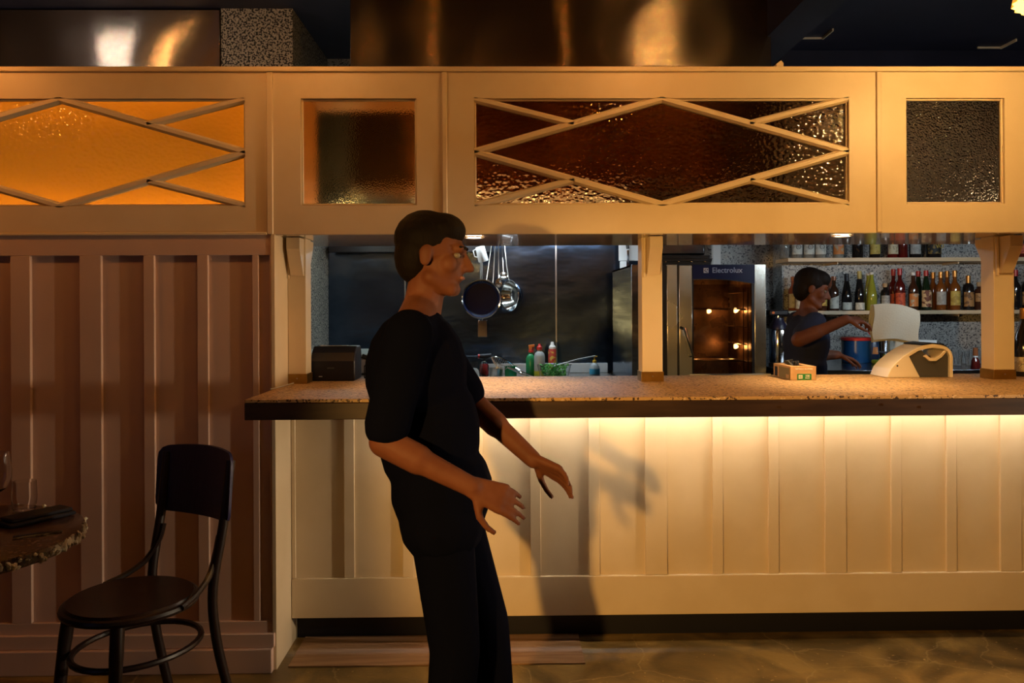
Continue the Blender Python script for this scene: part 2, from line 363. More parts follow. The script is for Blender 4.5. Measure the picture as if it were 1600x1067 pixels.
MB().box(-3.3, WALLEND-0.006, WY-0.018, WY-0.001, az(1011,WY,250)+0.0005, az(989, WY, 250)).build('upper_step', M['wallpaint'], bb, bevel=0.003)

# ================================================================== BAR COUNTER
CX1 = 3.9
bar = thing('bar_counter', 'cream board and batten bar front with dark toe kick below counter', 'counter', (1.4, PY, 0))
MB().box(WALLEND+0.001, CX1, PY, PY+0.03, 0.115, 1.02).build('back_panel', M['cream'], bar)
WB = [(444,461),(537,553),(628,645),(720,753),(827,843),(918,935),(1006,1040),(1111,1127),(1198,1214),(1286,1319),(1389,1405),(1475,1491),(1559,1592),(1664,1680),(1752,1768),(1840,1873)]
for a, b in WB:
    xa = max(ax(a, PY), WALLEND+0.002); xb = ax(b, PY)
    MB().box(xa, xb, PY-0.013, PY-0.0005, 0.279, 1.018).build('batten', M['cream'], bar, bevel=0.0015)
MB().box(WALLEND+0.002, CX1, PY-0.018, PY-0.0005, 0.115, 0.278).build('bottom_rail', M['cream'], bar, bevel=0.002)
MB().box(WALLEND+0.002, CX1, 3.40, 3.42, 0.0, 0.114).build('toe_kick', M['toekick'], bar)
MB().box(-0.42, CX1, PY-0.120, PY-0.108, 1.010, 1.0195).build('light_strip', M['led_warm'], bar)
top = thing('bar_countertop', 'long speckled tan stone bar top with dark front edge', 'countertop', (1.4, 3.1, ZC-0.06))
MB().box(-0.868, CX1, 2.72, 3.57, ZC-0.012, ZC).build('top_slab', M['countertop'], top, bevel=0.002)
MB().box(-0.868, CX1, 2.72, 3.57, 1.02, ZC-0.0125).build('front_edge', M['counteredge'], top, bevel=0.002)
for i, px in enumerate((1060, 1222, 1381, 1440)):
    p = at(px, 632+(i%2)*4, 2.72)
    MB().lathe([(0,0),(0.004,0),(0.004,0.002),(0,0.002)], 8, M=Matrix.Translation((p.x,2.7195,p.z)) @ Matrix.Rotation(math.pi/2,4,'X')).build('screw_plug', M['counteredge'], top)

# ================================================================== OVERHEAD GLAZED SCREEN
scr = thing('overhead_screen', 'cream overhead panelled screen with amber textured glass above the bar', 'screen', (0.9, WY, ZL0))
zo0, zo1 = az(320, WY), az(153.5, WY)
P1 = (-2.50, ax(418,WY)); P2 = (ax(428,WY), ax(692,WY)); P3 = (ax(700,WY), ax(1370,WY)); P4 = (ax(1378,WY), ax(1626,WY)); P5 = (ax(1634,WY), ax(2304,WY))
O1 = (ax(-200,WY), ax(384,WY)); O2 = (ax(471,WY), ax(652,WY)); O3 = (ax(742,WY), ax(1328,WY)); O4 = (ax(1417,WY), ax(1571,WY)); O5 = (ax(1676,WY), ax(2262,WY))
FT = 0.04
def frame_panel(P, O, label=None):
    m = MB(); y0, y1 = WY, WY+FT; z0, z1 = ZL0, ZL1-0.02
    m.box(P[0], O[0], y0, y1, z0, z1).box(O[1], P[1], y0, y1, z0, z1)
    m.box(O[0], O[1], y0, y1, z0, zo0).box(O[0], O[1], y0, y1, zo1, z1)
    o = m.build('panel_frame', M['cream'], scr, smooth=None)
    return o
def bead(parent, O):
    b = 0.008
    for k, (x0,x1,z0,z1) in enumerate(((O[0],O[0]+b,zo0,zo1),(O[1]-b,O[1],zo0,zo1),(O[0]+b,O[1]-b,zo0,zo0+b),(O[0]+b,O[1]-b,zo1-b,zo1))):
        sub(MB().box(x0,x1,WY+0.010,WY+0.022,z0,z1).build('glazing_bead', M['cream'], bevel=0.003), parent)
def bar_between(p, q, wd, parent):
    p, q = Vector(p), Vector(q); d = (q-p).normalized(); n = Vector((-d.y, d.x))*wd/2
    prof = [(-1,0.026),(-1,0.010),(-0.45,0.000),(0.45,0.000),(1,0.010),(1,0.026)]
    vs = []
    for e in (p, q):
        for u, y in prof: vs.append((e.x+n.x*u, WY+y, e.y+n.y*u))
    k = len(prof)
    fs = [(i, i+1, i+1+k, i+k) for i in range(k-1)] + [(0,k,2*k-1,k-1), tuple(range(k-1,-1,-1)), tuple(range(k,2*k))]
    m = MB().add(vs, fs); o = m.build('glazing_bar', M['cream'], smooth=None)
    bm = bmesh.new(); bm.from_mesh(o.data); bmesh.ops.recalc_face_normals(bm, faces=bm.faces); bm.to_mesh(o.data); bm.free()
    return sub(o, parent)
def pane(poly, m, parent, y=WY+0.024):
    c = [sum(p[0] for p in poly)/len(poly), sum(p[1] for p in poly)/len(poly)]
    q = [(c[0]+(x-c[0])*0.995, c[1]+(z-c[1])*0.995) for x, z in poly]
    return sub(MB().prism(q, y, y+0.006).build('pane', m, smooth=None), parent)
def diamond(P, O, m):
    f = frame_panel(P, O); bead(f, O)
    xm, zm = (O[0]+O[1])/2, (zo0+zo1)/2
    Lm, Rm, T, B = (O[0],zm), (O[1],zm), (xm,zo1), (xm,zo0)
    def mid(a, b, t=0.53): return (a[0]+(b[0]-a[0])*t, a[1]+(b[1]-a[1])*t)
    UL, UR, DL, DR = mid(Lm,T), mid(Rm,T), mid(Lm,B), mid(Rm,B)
    cs = {'UL':(O[0],zo1),'UR':(O[1],zo1),'DL':(O[0],zo0),'DR':(O[1],zo0)}
    W_ = 0.030
    for a, b in ((Lm,T),(T,Rm),(Rm,B),(B,Lm)): bar_between(a, b, W_, f)
    for k, e in (('UL',UL),('UR',UR),('DL',DL),('DR',DR)): bar_between(cs[k], e, W_*0.9, f)
    pane([Lm,T,Rm,B], m, f)
    for k, e, s, t in (('UL',UL,Lm,T),('UR',UR,Rm,T),('DL',DL,Lm,B),('DR',DR,Rm,B)):
        pane([cs[k], e, s], m, f); pane([cs[k], t, e], m, f)
    return f
diamond(P1, O1, M['amber']); diamond(P3, O3, M['brownglass']); diamond(P5, O5, M['brownglass'])
for P, O, m in ((P2,O2,M['fineglass']),(P4,O4,M['greyglass'])):
    f = frame_panel(P, O); bead(f, O)
    pane([(O[0],zo0),(O[1],zo0),(O[1],zo1),(O[0],zo1)], m, f)
for a, b in ((P1[1],P2[0]),(P2[1],P3[0]),(P3[1],P4[0]),(P4[1],P5[0])):
    MB().box(a+0.0005, b-0.0005, WY-0.008, WY+FT, ZL0, ZL1-0.02).build('mullion', M['cream'], scr, bevel=0.003)
MB().box(-3.3, CX1, WY-0.012, WY+0.09, ZL1-0.0195, ZL1).build('cap_rail', M['cream'], scr, bevel=0.003)
MB().box(-3.3, WALLEND-0.03, WY-0.010, WY-0.0005, ZL0-0.002, ZL0+0.008).build('ledge_moulding', M['cream'], scr, bevel=0.002)
MB().box(-3.3, P1[0]-0.001, WY, WY+FT, ZL0, ZL1-0.02).build('end_panel', M['cream'], scr)
MB().box(-0.866, CX1, WY+FT+0.001, 3.72, ZL0+0.0005, ZL0+0.018).build('soffit_board', M['laminate'], scr, bevel=0.001)
MB().box(-0.866, CX1, WY+0.0005, WY+FT, ZL0-0.003, ZL0-0.0002).build('soffit_lip', M['laminate'], scr)
MB().box(-3.3, WALLEND-0.02, WY+FT+0.001, 3.2695, ZL0+0.0005, ZL0+0.018).build('light_box_floor', M['cream'], scr)
MB().box(-3.3, WALLEND-0.005, 3.27, 3.285, ZL0+0.0005, ZL1-0.02).build('light_box_back', M['boxtan'], scr)
MB().box(WALLEND-0.02, WALLEND-0.004, WY+FT+0.001, 3.2695, ZL0+0.0185, ZL1-0.02).build('light_box_side', M['cream'], scr)
MB().box(-3.3, -0.815, WY+0.0905, 3.2695, ZL1-0.0195, ZL1-0.005).build('light_box_lid', M['boxtan'], scr)
MB().box(-0.812, P2[1], WY+FT+0.001, 3.60, ZL1-0.050, ZL1-0.035).build('light_box_lid', M['cream'], scr)
MB().box(-0.812, -0.800, WY+FT+0.001, 3.52, ZL0+0.0185, ZL1-0.0505).build('light_box_side', M['cream'], scr)
MB().box(-3.3, -0.90, 3.2855, 3.30, ZL1-0.0195, ZL1-0.005).build('light_box_lid', M['boxtan'], scr)
MB().box(-2.5, WALLEND-0.03, 3.252, 3.262, ZL0+0.0185, ZL0+0.030).build('light_strip', mat('orange_led', (1,.8,.5), .5, emit=(1.0,0.64,0.22), estr=720), scr)
MB().box(P3[0], P3[1], 3.143, 3.160, ZL0+0.0185, zo0-0.016).build('strip_batten', M['cream'], scr)
MB().box(-0.798, P2[1], 3.45, 3.462, ZL0+0.0185, ZL0+0.026).build('light_strip', mat('amber_led', (1,.8,.5), .5, emit=(1.0,0.50,0.13), estr=130), scr)
MB().box(P3[0], P3[1], 3.146, 3.152, zo0-0.0155, zo0-0.009).build('light_strip', mat('amber_led_low', (1,.8,.5), .5, emit=(1.0,0.34,0.06), estr=7), scr)
# timber block on the cap
p = at(1214, 98, 3.15)
o = MB().prism([(p.x-.016,ZL1+.001),(p.x+.012,ZL1+.001),(p.x+.012,ZL1+.020),(p.x+.002,ZL1+.030),(p.x-.016,ZL1+.016)],3.11,3.17).build('timber_block', M['shelf'], smooth=None, bevel=0.001)
tag(o, 'small offcut of timber standing on top of the overhead screen', 'block')
# downlights in the soffit
for i, (px, py, yy) in enumerate(((741,369,3.21),(1316,367,3.19),(1900,366,3.2))):
    x = ax(px, yy, py)
    d = thing('downlight', ['round glowing downlight in soffit left of the middle post','round glowing downlight in soffit above the glove box','round glowing downlight in soffit past the right post'][i], 'downlight', (x, yy, ZL0), 0, 'soffit downlights')
    MB().lathe([(0.030,0),(0.041,0),(0.042,-0.003),(0.036,-0.005),(0.030,-0.003),(0.030,0)],24,c=(x,yy,ZL0-0.003)).build('trim_ring', M['cream'], d)
    MB().lathe([(0,-0.002),(0.029,-0.002),(0.029,0),(0,0)],24,c=(x,yy,ZL0-0.003)).build('lens', M['led_warm'], d)
    light('downlight_beam','SPOT',(x,yy,ZL0-0.012),26,WARM2,d,size=0.02,target=(x,yy+0.02,0),cone=95,blend=0.8)

# ---- posts
def post(px0, px1, label, left=False):
    y0 = 3.28; x0, x1 = ax(px0, y0), ax(px1, y0); y1 = y0+0.09
    if left: x0 = WALLEND+0.001
    t = thing('post', label, 'post', ((x0+x1)/2, (y0+y1)/2, ZC), 0, 'posts between counter and screen')
    MB().box(x0, x1, y0, y1, ZC+0.0005, ZL0).build('shaft', M['cream'], t, bevel=0.002)
    MB().box(x0-(0 if left else 0.004), x1+0.004, y0-0.004, y1+0.004, ZC+0.0002, ZC+0.041).build('base_plate', M['brass'], t, bevel=0.001)
    s = MB().lathe([(0,0),(0.003,0),(0.002,0.002),(0,0.002)],8,M=Matrix.Translation(((x0+x1)/2,y0-0.0041,ZC+0.022))@Matrix.Rotation(math.pi/2,4,'X')).build('screw', M['oldsteel'], t)
    xm = (x0+x1)/2
    for sgn, yb in ((-1, y0), (1, y1)):
        prof = [(0,0),(0.075,0),(0.075,-0.045),(0.012,-0.150),(0,-0.150)]
        if sgn > 0: prof = [(0,0),(0.075,0),(0.075,-0.02),(0.006,-0.130),(0,-0.130)]
        def pris(xa, xb, inset):
            vs = []; P_ = [(max(0,a-inset) if a else 0, b+(inset if b < -0.1 else 0)) for a, b in prof]
            for x in (xa, xb): vs += [(x, yb+sgn*(a+0.0003), ZL0-0.0035+b) for a, b in P_]
            n = len(P_); fs = [tuple(range(n)), tuple(range(2*n-1,n-1,-1))]+[(i,i+n,(i+1)%n+n,(i+1)%n) for i in range(n)]
            m = MB().add(vs, fs); return m
        o = pris(xm-0.022, xm+0.030, 0).build('bracket', M['cream'], t, smooth=None)
        bm = bmesh.new(); bm.from_mesh(o.data); bmesh.ops.recalc_face_normals(bm, faces=bm.faces); bm.to_mesh(o.data); bm.free()
        if sgn < 0:
            o = MB().box(xm-0.038, xm-0.028, y0-0.012, y0-0.0003, ZL0-0.165, ZL0-0.004).build('side_fillet', M['cream'], t, bevel=0.001)
    return t
post(450, 478, 'cream post against the panelled wall behind the black printer', True)
post(1003, 1035, 'cream middle post standing between sink bench and oven')
post(1553, 1585, 'cream right post in front of the bottle shelves')

# ---- timber strip on the floor
o = MB().box(-0.83, 0.33, 3.115, 3.395, 0.0005, 0.006).build('floor_strip', M['ply'], bevel=0.001)
tag(o, 'flat plywood strip lying on the concrete floor below the bar', 'board')

# ================================================================== DUCTS
hd = thing('extraction_hood', 'wide wavy stainless extraction hood above the kitchen', 'hood', (0.4, 5.4, 2.1))
hy = 5.0
MB().box(ax(549,hy), ax(1207,hy), hy, SY-0.02, 2.15, CEIL-0.002).build('hood_box', M['hoodsteel'], hd, bevel=0.004)
MB().box(ax(549,hy)-0.001, ax(1207,hy)+0.001, hy-0.006, SY-0.02, 2.10, 2.149).build('hood_lip', M['oldsteel'], hd, bevel=0.002)
MB().box(ax(752,hy)-0.003, ax(752,hy)+0.003, hy-0.003, hy-0.0003, 2.152, CEIL-0.01).build('seam_strip', M['hoodsteel'], hd)
hx = ax(549,hy)
MB().prism([(hx-0.12,2.90),(hx-0.002,2.70),(hx-0.002,2.95-0.03)],hy+0.1,hy+0.13).build('hood_wedge', M['blacksteel'], hd)  # small dark wedge left of the hood
du = thing('exhaust_duct', 'stainless exhaust duct box beside the terrazzo pier at upper left', 'duct', (-2.5, 5.5, 2.55))
MB().box(-3.26, -1.803, 5.19, 6.0, 2.55, CEIL-0.012).build('duct_box', M['hoodsteel'], du, bevel=0.004)
MB().box(-3.26, -1.803, 5.184, 5.1895, 2.55, 2.57).build('duct_flange', M['oldsteel'], du)
# ================================================================== KITCHEN FURNITURE
BZ = 0.885
sb = thing('sink_bench', 'stainless sink bench along the kitchen steel wall', 'bench', (-0.25, 5.85, 0))
MB().box(-1.33, 0.845, 5.45, SY-0.002, BZ-0.04, BZ).build('bench_top', M['oldsteel'], sb, bevel=0.004)
MB().box(-1.33, 0.845, SY-0.03, SY-0.006, BZ+0.0005, BZ+0.075).build('upstand', M['white'], sb, bevel=0.003)
for x in (-1.28, -0.22, 0.79):
    MB().tube([(x,5.5,0.001),(x,5.5,BZ-0.041)], 0.02, 10).build('leg', M['oldsteel'], sb)
MB().box(-1.30, 0.82, 5.5, 6.2, 0.28, 0.30).build('lower_shelf', M['oldsteel'], sb)
RZ = 1.0
rb = thing('back_bar_bench', 'stainless back bar workbench under the bottle shelves', 'bench', (3.1, 5.45, 0))
MB().box(1.77, 4.6, 4.9, 6.045, RZ-0.03, RZ).build('bench_top', M['steel'], rb, bevel=0.003)
for i in range(3):
    x0 = 1.79+i*0.935
    c = MB().box(x0, x0+0.92, 4.95, 6.0, 0.08, RZ-0.031).build('cabinet', M['blacksteel'], rb, bevel=0.003)
    sub(MB().box(x0+0.02, x0+0.90, 4.93, 4.949, 0.12, RZ-0.07).build('door', M['steel'], bevel=0.003), c)
MB().box(1.80, 4.58, 5.0, 5.95, 0.001, 0.0795).build('plinth', M['blacksteel'], rb)
# wire pot rail
pr = thing('pot_rail', 'steel rail with pans hanging and dark band along the kitchen wall', 'rail', (-0.4, 6.1, 1.85))
MB().box(-1.30, -0.05, 6.10, 6.13, 1.825, 1.90).build('dark_band', M['blacksteel'], pr, bevel=0.003)  # dark band along the upper wall, apart from the hook tube
MB().tube([(-0.42,6.05,1.925),(0.35,6.05,1.925)], 0.008, 8).build('hook_tube', M['oldsteel'], pr)
for x in (-0.40, 0.33): MB().box(x-.01,x+.01,6.05,SY-0.001,1.918,1.932).build('wall_bracket', M['oldsteel'], pr)
def hook(parent, x, z=1.925):
    pts = [(x,6.05+0.012*math.cos(a),z+0.012*math.sin(a)) for a in [R(k) for k in range(200,-60,-30)]]
    pts += [(x,6.035,z-0.03),(x,6.02,z-0.045),(x,6.01,z-0.035)]
    return MB().tube(pts, 0.0022, 6).build('hook', M['oldsteel'], parent)
# ---- saucepan hanging: mouth facing the camera
def hang_pan(name, label, cx, cz, y, r, depth, ztop, inner, tilt=0.0, rotz=0.0):
    t = thing(name, label, 'pan', (cx, y, cz))
    Mx = Matrix.Translation((cx,y,cz)) @ Matrix.Rotation(rotz,4,'Z') @ Matrix.Rotation(math.pi/2+tilt,4,'X')
    MB().lathe([(0,-depth),(r*0.90,-depth),(r*0.96,-depth+0.012),(r,0),(r+0.006,0.002),(r+0.004,0.006),(r-0.004,0.002)],36,M=Mx).build('pan_wall', M['chrome'], t)
    MB().lathe([(r-0.003,0.002),(r*0.93,-depth+0.016),(r*0.85,-depth+0.006),(0,-depth+0.005)],36,M=Mx).build('pan_inside', inner, t)
    hb = Vector((cx, y+0.005, cz+r)); 
    h = MB(); dx = 0.006
    h.tube([hb+Vector((-dx,0,-0.005)), hb+Vector((-dx,0.004,0.05)), (cx-dx, 6.03, ztop)], 0.0045, 6, flat=0.6)
    h.tube([hb+Vector((dx,0,-0.005)), hb+Vector((dx,0.004,0.05)), (cx+dx, 6.03, ztop)], 0.0045, 6, flat=0.6)
    hh = h.build('handle', M['oldsteel'], t)
    for s_ in (-1,1):
        sub(MB().lathe([(0,0),(0.004,0),(0.002,0.004),(0,0.004)],8,M=Mx@Matrix.Translation((s_*0.008,r-0.012,-0.006))).build('rivet', M['oldsteel']), hh)
    hook(t, cx)
    return t
p = at(752, 467, 5.90); hang_pan('saucepan', 'round saucepan with dark non-stick inside hanging mouth forward', p.x, p.z, 5.90, 0.141, 0.10, 1.90, M['nonstick'])
p = at(796, 462, 6.02)
t = thing('colander', 'bright steel colander hanging side on beside the saucepan', 'colander', (p.x, 6.02, p.z))
Mx = Matrix.Translation(p) @ Matrix.Rotation(R(-62),4,'Z') @ Matrix.Rotation(R(90),4,'X') @ Matrix.Rotation(R(8),4,'Y')
MB().lathe([(0,-0.085),(0.05,-0.083),(0.085,-0.06),(0.108,-0.02),(0.113,0.0),(0.120,0.002),(0.118,0.005),(0.108,0.0),(0.08,-0.056),(0.045,-0.079),(0,-0.081)],32,M=Mx).build('bowl', M['chrome'], t)
MB().tube([Vector((p.x,6.03,p.z+0.10)),Vector((p.x-0.02,6.03,p.z+0.22)),Vector((p.x-0.04,6.04,1.925))],0.004,6).build('handle', M['oldsteel'], t)
hook(t, p.x-0.04)
# ---- ladles and whisks in a bunch
for i, (px, ln, kind, lab) in enumerate(((769,0.30,'ladle','steel ladle hanging nearest the saucepan rim'),(774,0.33,'whisk','wire balloon whisk hanging in the utensil bunch'),(779,0.28,'spoon','slotted steel spoon hanging in the utensil bunch'),(784,0.24,'ladle','short steel ladle hanging beside the colander'))):
    p = at(px, 385, 6.045+0.015*i); xt = p.x
    t = thing('kitchen_'+kind, lab, kind, (xt, 6.05, 1.5))
    xb = xt + (-0.045, -0.02, 0.0, 0.012)[i]; zb = 1.90-ln; y = 6.045+0.015*i
    MB().tube([(xt,6.04,1.905),(xt*0.5+xb*0.5,y+0.02,(1.9+zb)/2),(xb,y,zb)],[0.004,0.003,0.004],6).build('handle', M['oldsteel'], t)
    if kind == 'ladle':
        Mx = Matrix.Translation((xb,y,zb-0.02)) @ Matrix.Rotation(R(70),4,'X')
        MB().lathe([(0,-0.026),(0.02,-0.022),(0.032,0),(0.034,0.002),(0.030,0.001),(0.018,-0.019),(0,-0.023)],18,M=Mx).build('bowl', M['chrome'], t)
    elif kind == 'whisk':
        m = MB()
        for k in range(5):
            a = math.pi*k/5
            m.tube([(xb+0.028*math.cos(a)*math.sin(u)*1.0, y+0.028*math.sin(a)*math.sin(u), zb-0.06+0.06*math.cos(u)) for u in [2*math.pi*q/14 for q in range(14)]],0.0014,4,closed=True)
        m.build('wires', M['chrome'], t)
    else:
        Mx = Matrix.Translation((xb,y,zb-0.035)) @ Matrix.Rotation(R(84),4,'X')
        MB().lathe([(0,-0.010),(0.018,-0.008),(0.030,0),(0.026,0),(0.015,-0.006),(0,-0.008)],18,M=Mx@Matrix.Diagonal((0.85,1.25,1,1))).build('bowl', M['chrome'], t)
    hook(t, xt)
# ---- white canister-like measuring jug hanging by the rail, and a grater below the pan
p = at(753, 398, 5.86)
t = thing('white_jug', 'pale tilted measuring jug hanging above the saucepan handle', 'jug', p)
Mx = Matrix.Translation(p) @ Matrix.Rotation(R(-14),4,'Y') @ Matrix.Rotation(R(12),4,'X')
MB().lathe([(0,-0.05),(0.036,-0.05),(0.038,-0.046),(0.034,0.06),(0.031,0.06),(0.034,-0.04),(0,-0.042)],20,M=Mx).build('jug_body', M['white'], t)
MB().tube([Mx@Vector((-0.034,0,0.05)),Mx@Vector((-0.055,0,0.045)),Mx@Vector((-0.055,0,0.0)),Mx@Vector((-0.036,0,-0.01))],0.004,6).build('handle', M['white'], t)
hook(t, p.x-0.03)
p = at(754, 512, 6.15)
t = thing('steel_spatula', 'broad steel turner hanging below the saucepan', 'spatula', p)
MB().box(p.x-0.035,p.x+0.035,6.15,6.153,p.z-0.07,p.z+0.06).build('blade', M['chrome'], t, bevel=0.001)
MB().tube([(p.x,6.155,p.z+0.05),(p.x,6.15,p.z+0.25),(p.x-0.01,6.06,1.92)],0.005,6).build('handle', M['oldsteel'], t)
hook(t, p.x-0.01)

# ---- things on the sink bench
def lathe_thing(name, label, cat, px, y, base, parts, group=None, py=560):
    x = ax(px, y, py)
    t = thing(name, label, cat, (x, y, base), 0, group)
    for nm, prof, m, n in parts: MB().lathe(prof, n, c=(x,y,base+0.0005)).build(nm, m, t)
    return t, x
M['greenliq'] = mat('green_detergent', (0.02,0.30,0.10), 0.25, trans=0.3)
M['milky'] = mat('milky_plastic', (0.55,0.60,0.62), 0.35, trans=0.35)
M['red'] = mat('red_plastic', (0.55,0.03,0.025), 0.35)
M['orange'] = mat('orange_plastic', (0.75,0.20,0.04), 0.4)
M['yellow'] = mat('yellow_plastic', (0.75,0.45,0.04), 0.4)
M['bluelab'] = mat('blue_label', (0.06,0.35,0.55), 0.5)
M['herb'] = mat('green_herbs', (0.03,0.22,0.02), 0.6, col2=(0.12,0.42,0.04), vscale=25)
M['yellowlab'] = mat('yellow_label', (0.60,0.40,0.08), 0.5, col2=(0.45,0.06,0.04), vscale=18, stretch=(1,1,2), ramp=(0.5,0.52))
M['limeliq'] = mat('yellow_green_liquid', (0.50,0.55,0.05), 0.3, trans=0.2)
# spray bottle with green liquid
t, x = lathe_thing('spray_bottle', 'green detergent spray bottle with orange trigger on sink bench', 'spray bottle', 829, 5.9, BZ,
    [('bottle',[(0,0),(0.033,0),(0.035,0.004),(0.035,0.13),(0.026,0.155),(0.014,0.168),(0.014,0.18),(0,0.18)],M['greenliq'],20)])
MB().lathe([(0,0.18),(0.016,0.18),(0.016,0.195),(0.010,0.2),(0,0.2)],14,c=(x,5.9,BZ)).build('collar', M['red'], t)
MB().prism([(x-0.012,BZ+0.20),(x-0.015,BZ+0.235),(x+0.03,BZ+0.24),(x+0.03,BZ+0.222),(x+0.012,BZ+0.22),(x+0.010,BZ+0.20)],5.888,5.912).build('trigger_head', M['orange'], t, bevel=0.003)
MB().tube([(x+0.018,5.9,BZ+0.22),(x+0.022,5.9,BZ+0.2),(x+0.016,5.9,BZ+0.18)],0.004,6).build('trigger', M['red'], t)
lathe_thing('sauce_bottle', 'milky squeeze bottle with red cap on sink bench', 'bottle', 843, 5.86, BZ,
    [('bottle',[(0,0),(0.038,0),(0.040,0.004),(0.040,0.15),(0.034,0.175),(0.018,0.19),(0.018,0.20),(0,0.20)],M['milky'],22),
     ('contents',[(0.0405,0.005),(0.0406,0.045),(0.0402,0.045)],M['limeliq'],22),
     ('cap',[(0.0,0.20),(0.021,0.20),(0.021,0.222),(0.012,0.23),(0.007,0.245),(0,0.245)],M['red'],16)])
lathe_thing('spray_can', 'white capped spray can with yellow and red label', 'can', 863, 6.0, BZ,
    [('can',[(0,0),(0.03,0),(0.031,0.002),(0.031,0.185),(0.026,0.2),(0,0.2)],M['yellowlab'],20),
     ('cap',[(0.0,0.2),(0.026,0.2),(0.026,0.215),(0.014,0.23),(0.011,0.252),(0,0.252)],M['white'],16)])
# bowl of herbs
x = ax(866, 5.7, 575)
t = thing('herb_bowl', 'clear bowl full of chopped green herbs on sink bench', 'bowl', (x, 5.7, BZ))
MB().lathe([(0,0.0),(0.085,0.0),(0.10,0.01),(0.122,0.10),(0.126,0.102),(0.120,0.102),(0.098,0.012),(0,0.004)],32,c=(x,5.7,BZ+0.0005)).build('bowl', M['glass'], t)
m = MB(); rr = random.Random(3)
for k in range(420):
    a = rr.random()*6.283; q = math.sqrt(rr.random())*0.105; z = BZ+0.02+rr.random()*0.085
    q *= 0.75+0.25*(z-BZ)/0.105
    c = Vector((x+q*math.cos(a),5.7+q*math.sin(a),z)); u = Vector((rr.uniform(-1,1),rr.uniform(-1,1),rr.uniform(-1,1))).normalized()*0.014; v = u.orthogonal().normalized()*0.006
    m.add([c-u,c+v,c+u,c-v],[(0,1,2,3)])
tag(m.build('herbs', M['herb'], t, smooth=None), kind='stuff')
m = MB(); m.tube([(x-0.02,5.66,BZ+0.09),(x+0.16,5.72,BZ+0.135),(x+0.30,5.75,BZ+0.16)],0.005,6); o = m.build('long_spoon', M['oldsteel'])
tag(o, 'long steel spoon leaning out of the herb bowl', 'spoon')
def pump(px, py, y, label, half=False):
    t, x = lathe_thing('soap_pump', label, 'soap dispenser', px, y, BZ,
      [('bottle',[(0,0),(0.036,0),(0.038,0.004),(0.036,0.07),(0.025,0.095),(0.012,0.105),(0,0.105)],M['milky'],20),
       ('label_band',[(0.0385,0.02),(0.0380,0.06),(0.0375,0.06)],M['bluelab'] if not half else M['white'],20),
       ('collar',[(0,0.105),(0.015,0.105),(0.015,0.122),(0.006,0.125),(0.006,0.145),(0,0.145)],M['yellow'],14)], 'soap pumps on the sink bench')
    MB().prism([(x-0.014,BZ+0.145),(x-0.014,BZ+0.156),(x+0.02,BZ+0.154),(x+0.02,BZ+0.147)],y-0.008,y+0.008).build('pump_head', M['yellow'], t, bevel=0.002)
pump(929, 570, 5.85, 'soap pump bottle with yellow head and round blue label')
x = ax(902, 5.62, 585); o = MB().box(x-0.045,x+0.045,5.58,5.66,BZ+0.0005,BZ+0.022).build('scouring_pad', M['herb'], bevel=0.005); tag(o, 'flat green scouring pad lying on the sink bench', 'sponge')
# blow torch
x = ax(757, 5.75, 575)
t = thing('blow_torch', 'kitchen blow torch with red and black gas can', 'blow torch', (x, 5.75, BZ))
MB().lathe([(0,0),(0.030,0),(0.031,0.003),(0.031,0.095),(0.022,0.112),(0.010,0.118),(0,0.118)],20,c=(x,5.75,BZ+0.0005)).build('gas_can', mat('red_black_can',(0.30,0.02,0.02),0.35,col2=(0.01,0.01,0.012),vscale=14,ramp=(0.49,0.51)), t)
MB().lathe([(0.024,0.109),(0.012,0.119),(0.012,0.126),(0,0.126)],16,c=(x,5.75,BZ+0.002)).build('valve', M['chrome'], t)
MB().tube([(x+0.05,5.75,BZ+0.165),(x,5.75,BZ+0.158),(x-0.035,5.75,BZ+0.162)],[0.020,0.022,0.017],12).build('torch_body', M['blackplastic'], t)
MB().tube([(x,5.75,BZ+0.126),(x,5.75,BZ+0.15)],0.011,10).build('neck', M['blackplastic'], t)
MB().tube([(x-0.035,5.75,BZ+0.162),(x-0.046,5.75,BZ+0.163)],0.016,12).build('nozzle_ring', M['red'], t)
MB().tube([(x-0.046,5.75,BZ+0.163),(x-0.13,5.75,BZ+0.166)],[0.006,0.003],8).build('nozzle', M['chrome'], t)
# strainer with towel, glass tubs, tongs
x = ax(785, 5.6, 560)
t = thing('wire_strainer', 'round wire strainer lying over a green tub', 'strainer', (x, 5.6, BZ))
Mx = Matrix.Translation((x,5.6,BZ+0.13)) @ Matrix.Rotation(R(24),4,'Y') @ Matrix.Rotation(R(-18),4,'X')
MB().tube([Mx@Vector((0.085*math.cos(a),0.085*math.sin(a),0)) for a in [2*math.pi*k/24 for k in range(24)]],0.005,6,closed=True).build('rim', M['chrome'], t)
m = MB()
for k in range(-5,6):
    for ax_ in (0,1):
        q = k*0.0145; ln = math.sqrt(max(0.0,0.083**2-q*q)); pts = []
        for u in range(9):
            s_ = -ln+2*ln*u/8; d = -0.05*(1-(q*q+s_*s_)/0.083**2)
            pts.append(Mx@Vector((q,s_,d) if ax_ else (s_,q,d)))
        m.tube(pts,0.0011,3)
m.build('mesh', M['oldsteel'], t)
MB().tube([Mx@Vector((0.085,0,0)),Mx@Vector((0.13,-0.02,-0.01)),Mx@Vector((0.15,-0.04,-0.03))],0.005,6).build('handle', M['chrome'], t)
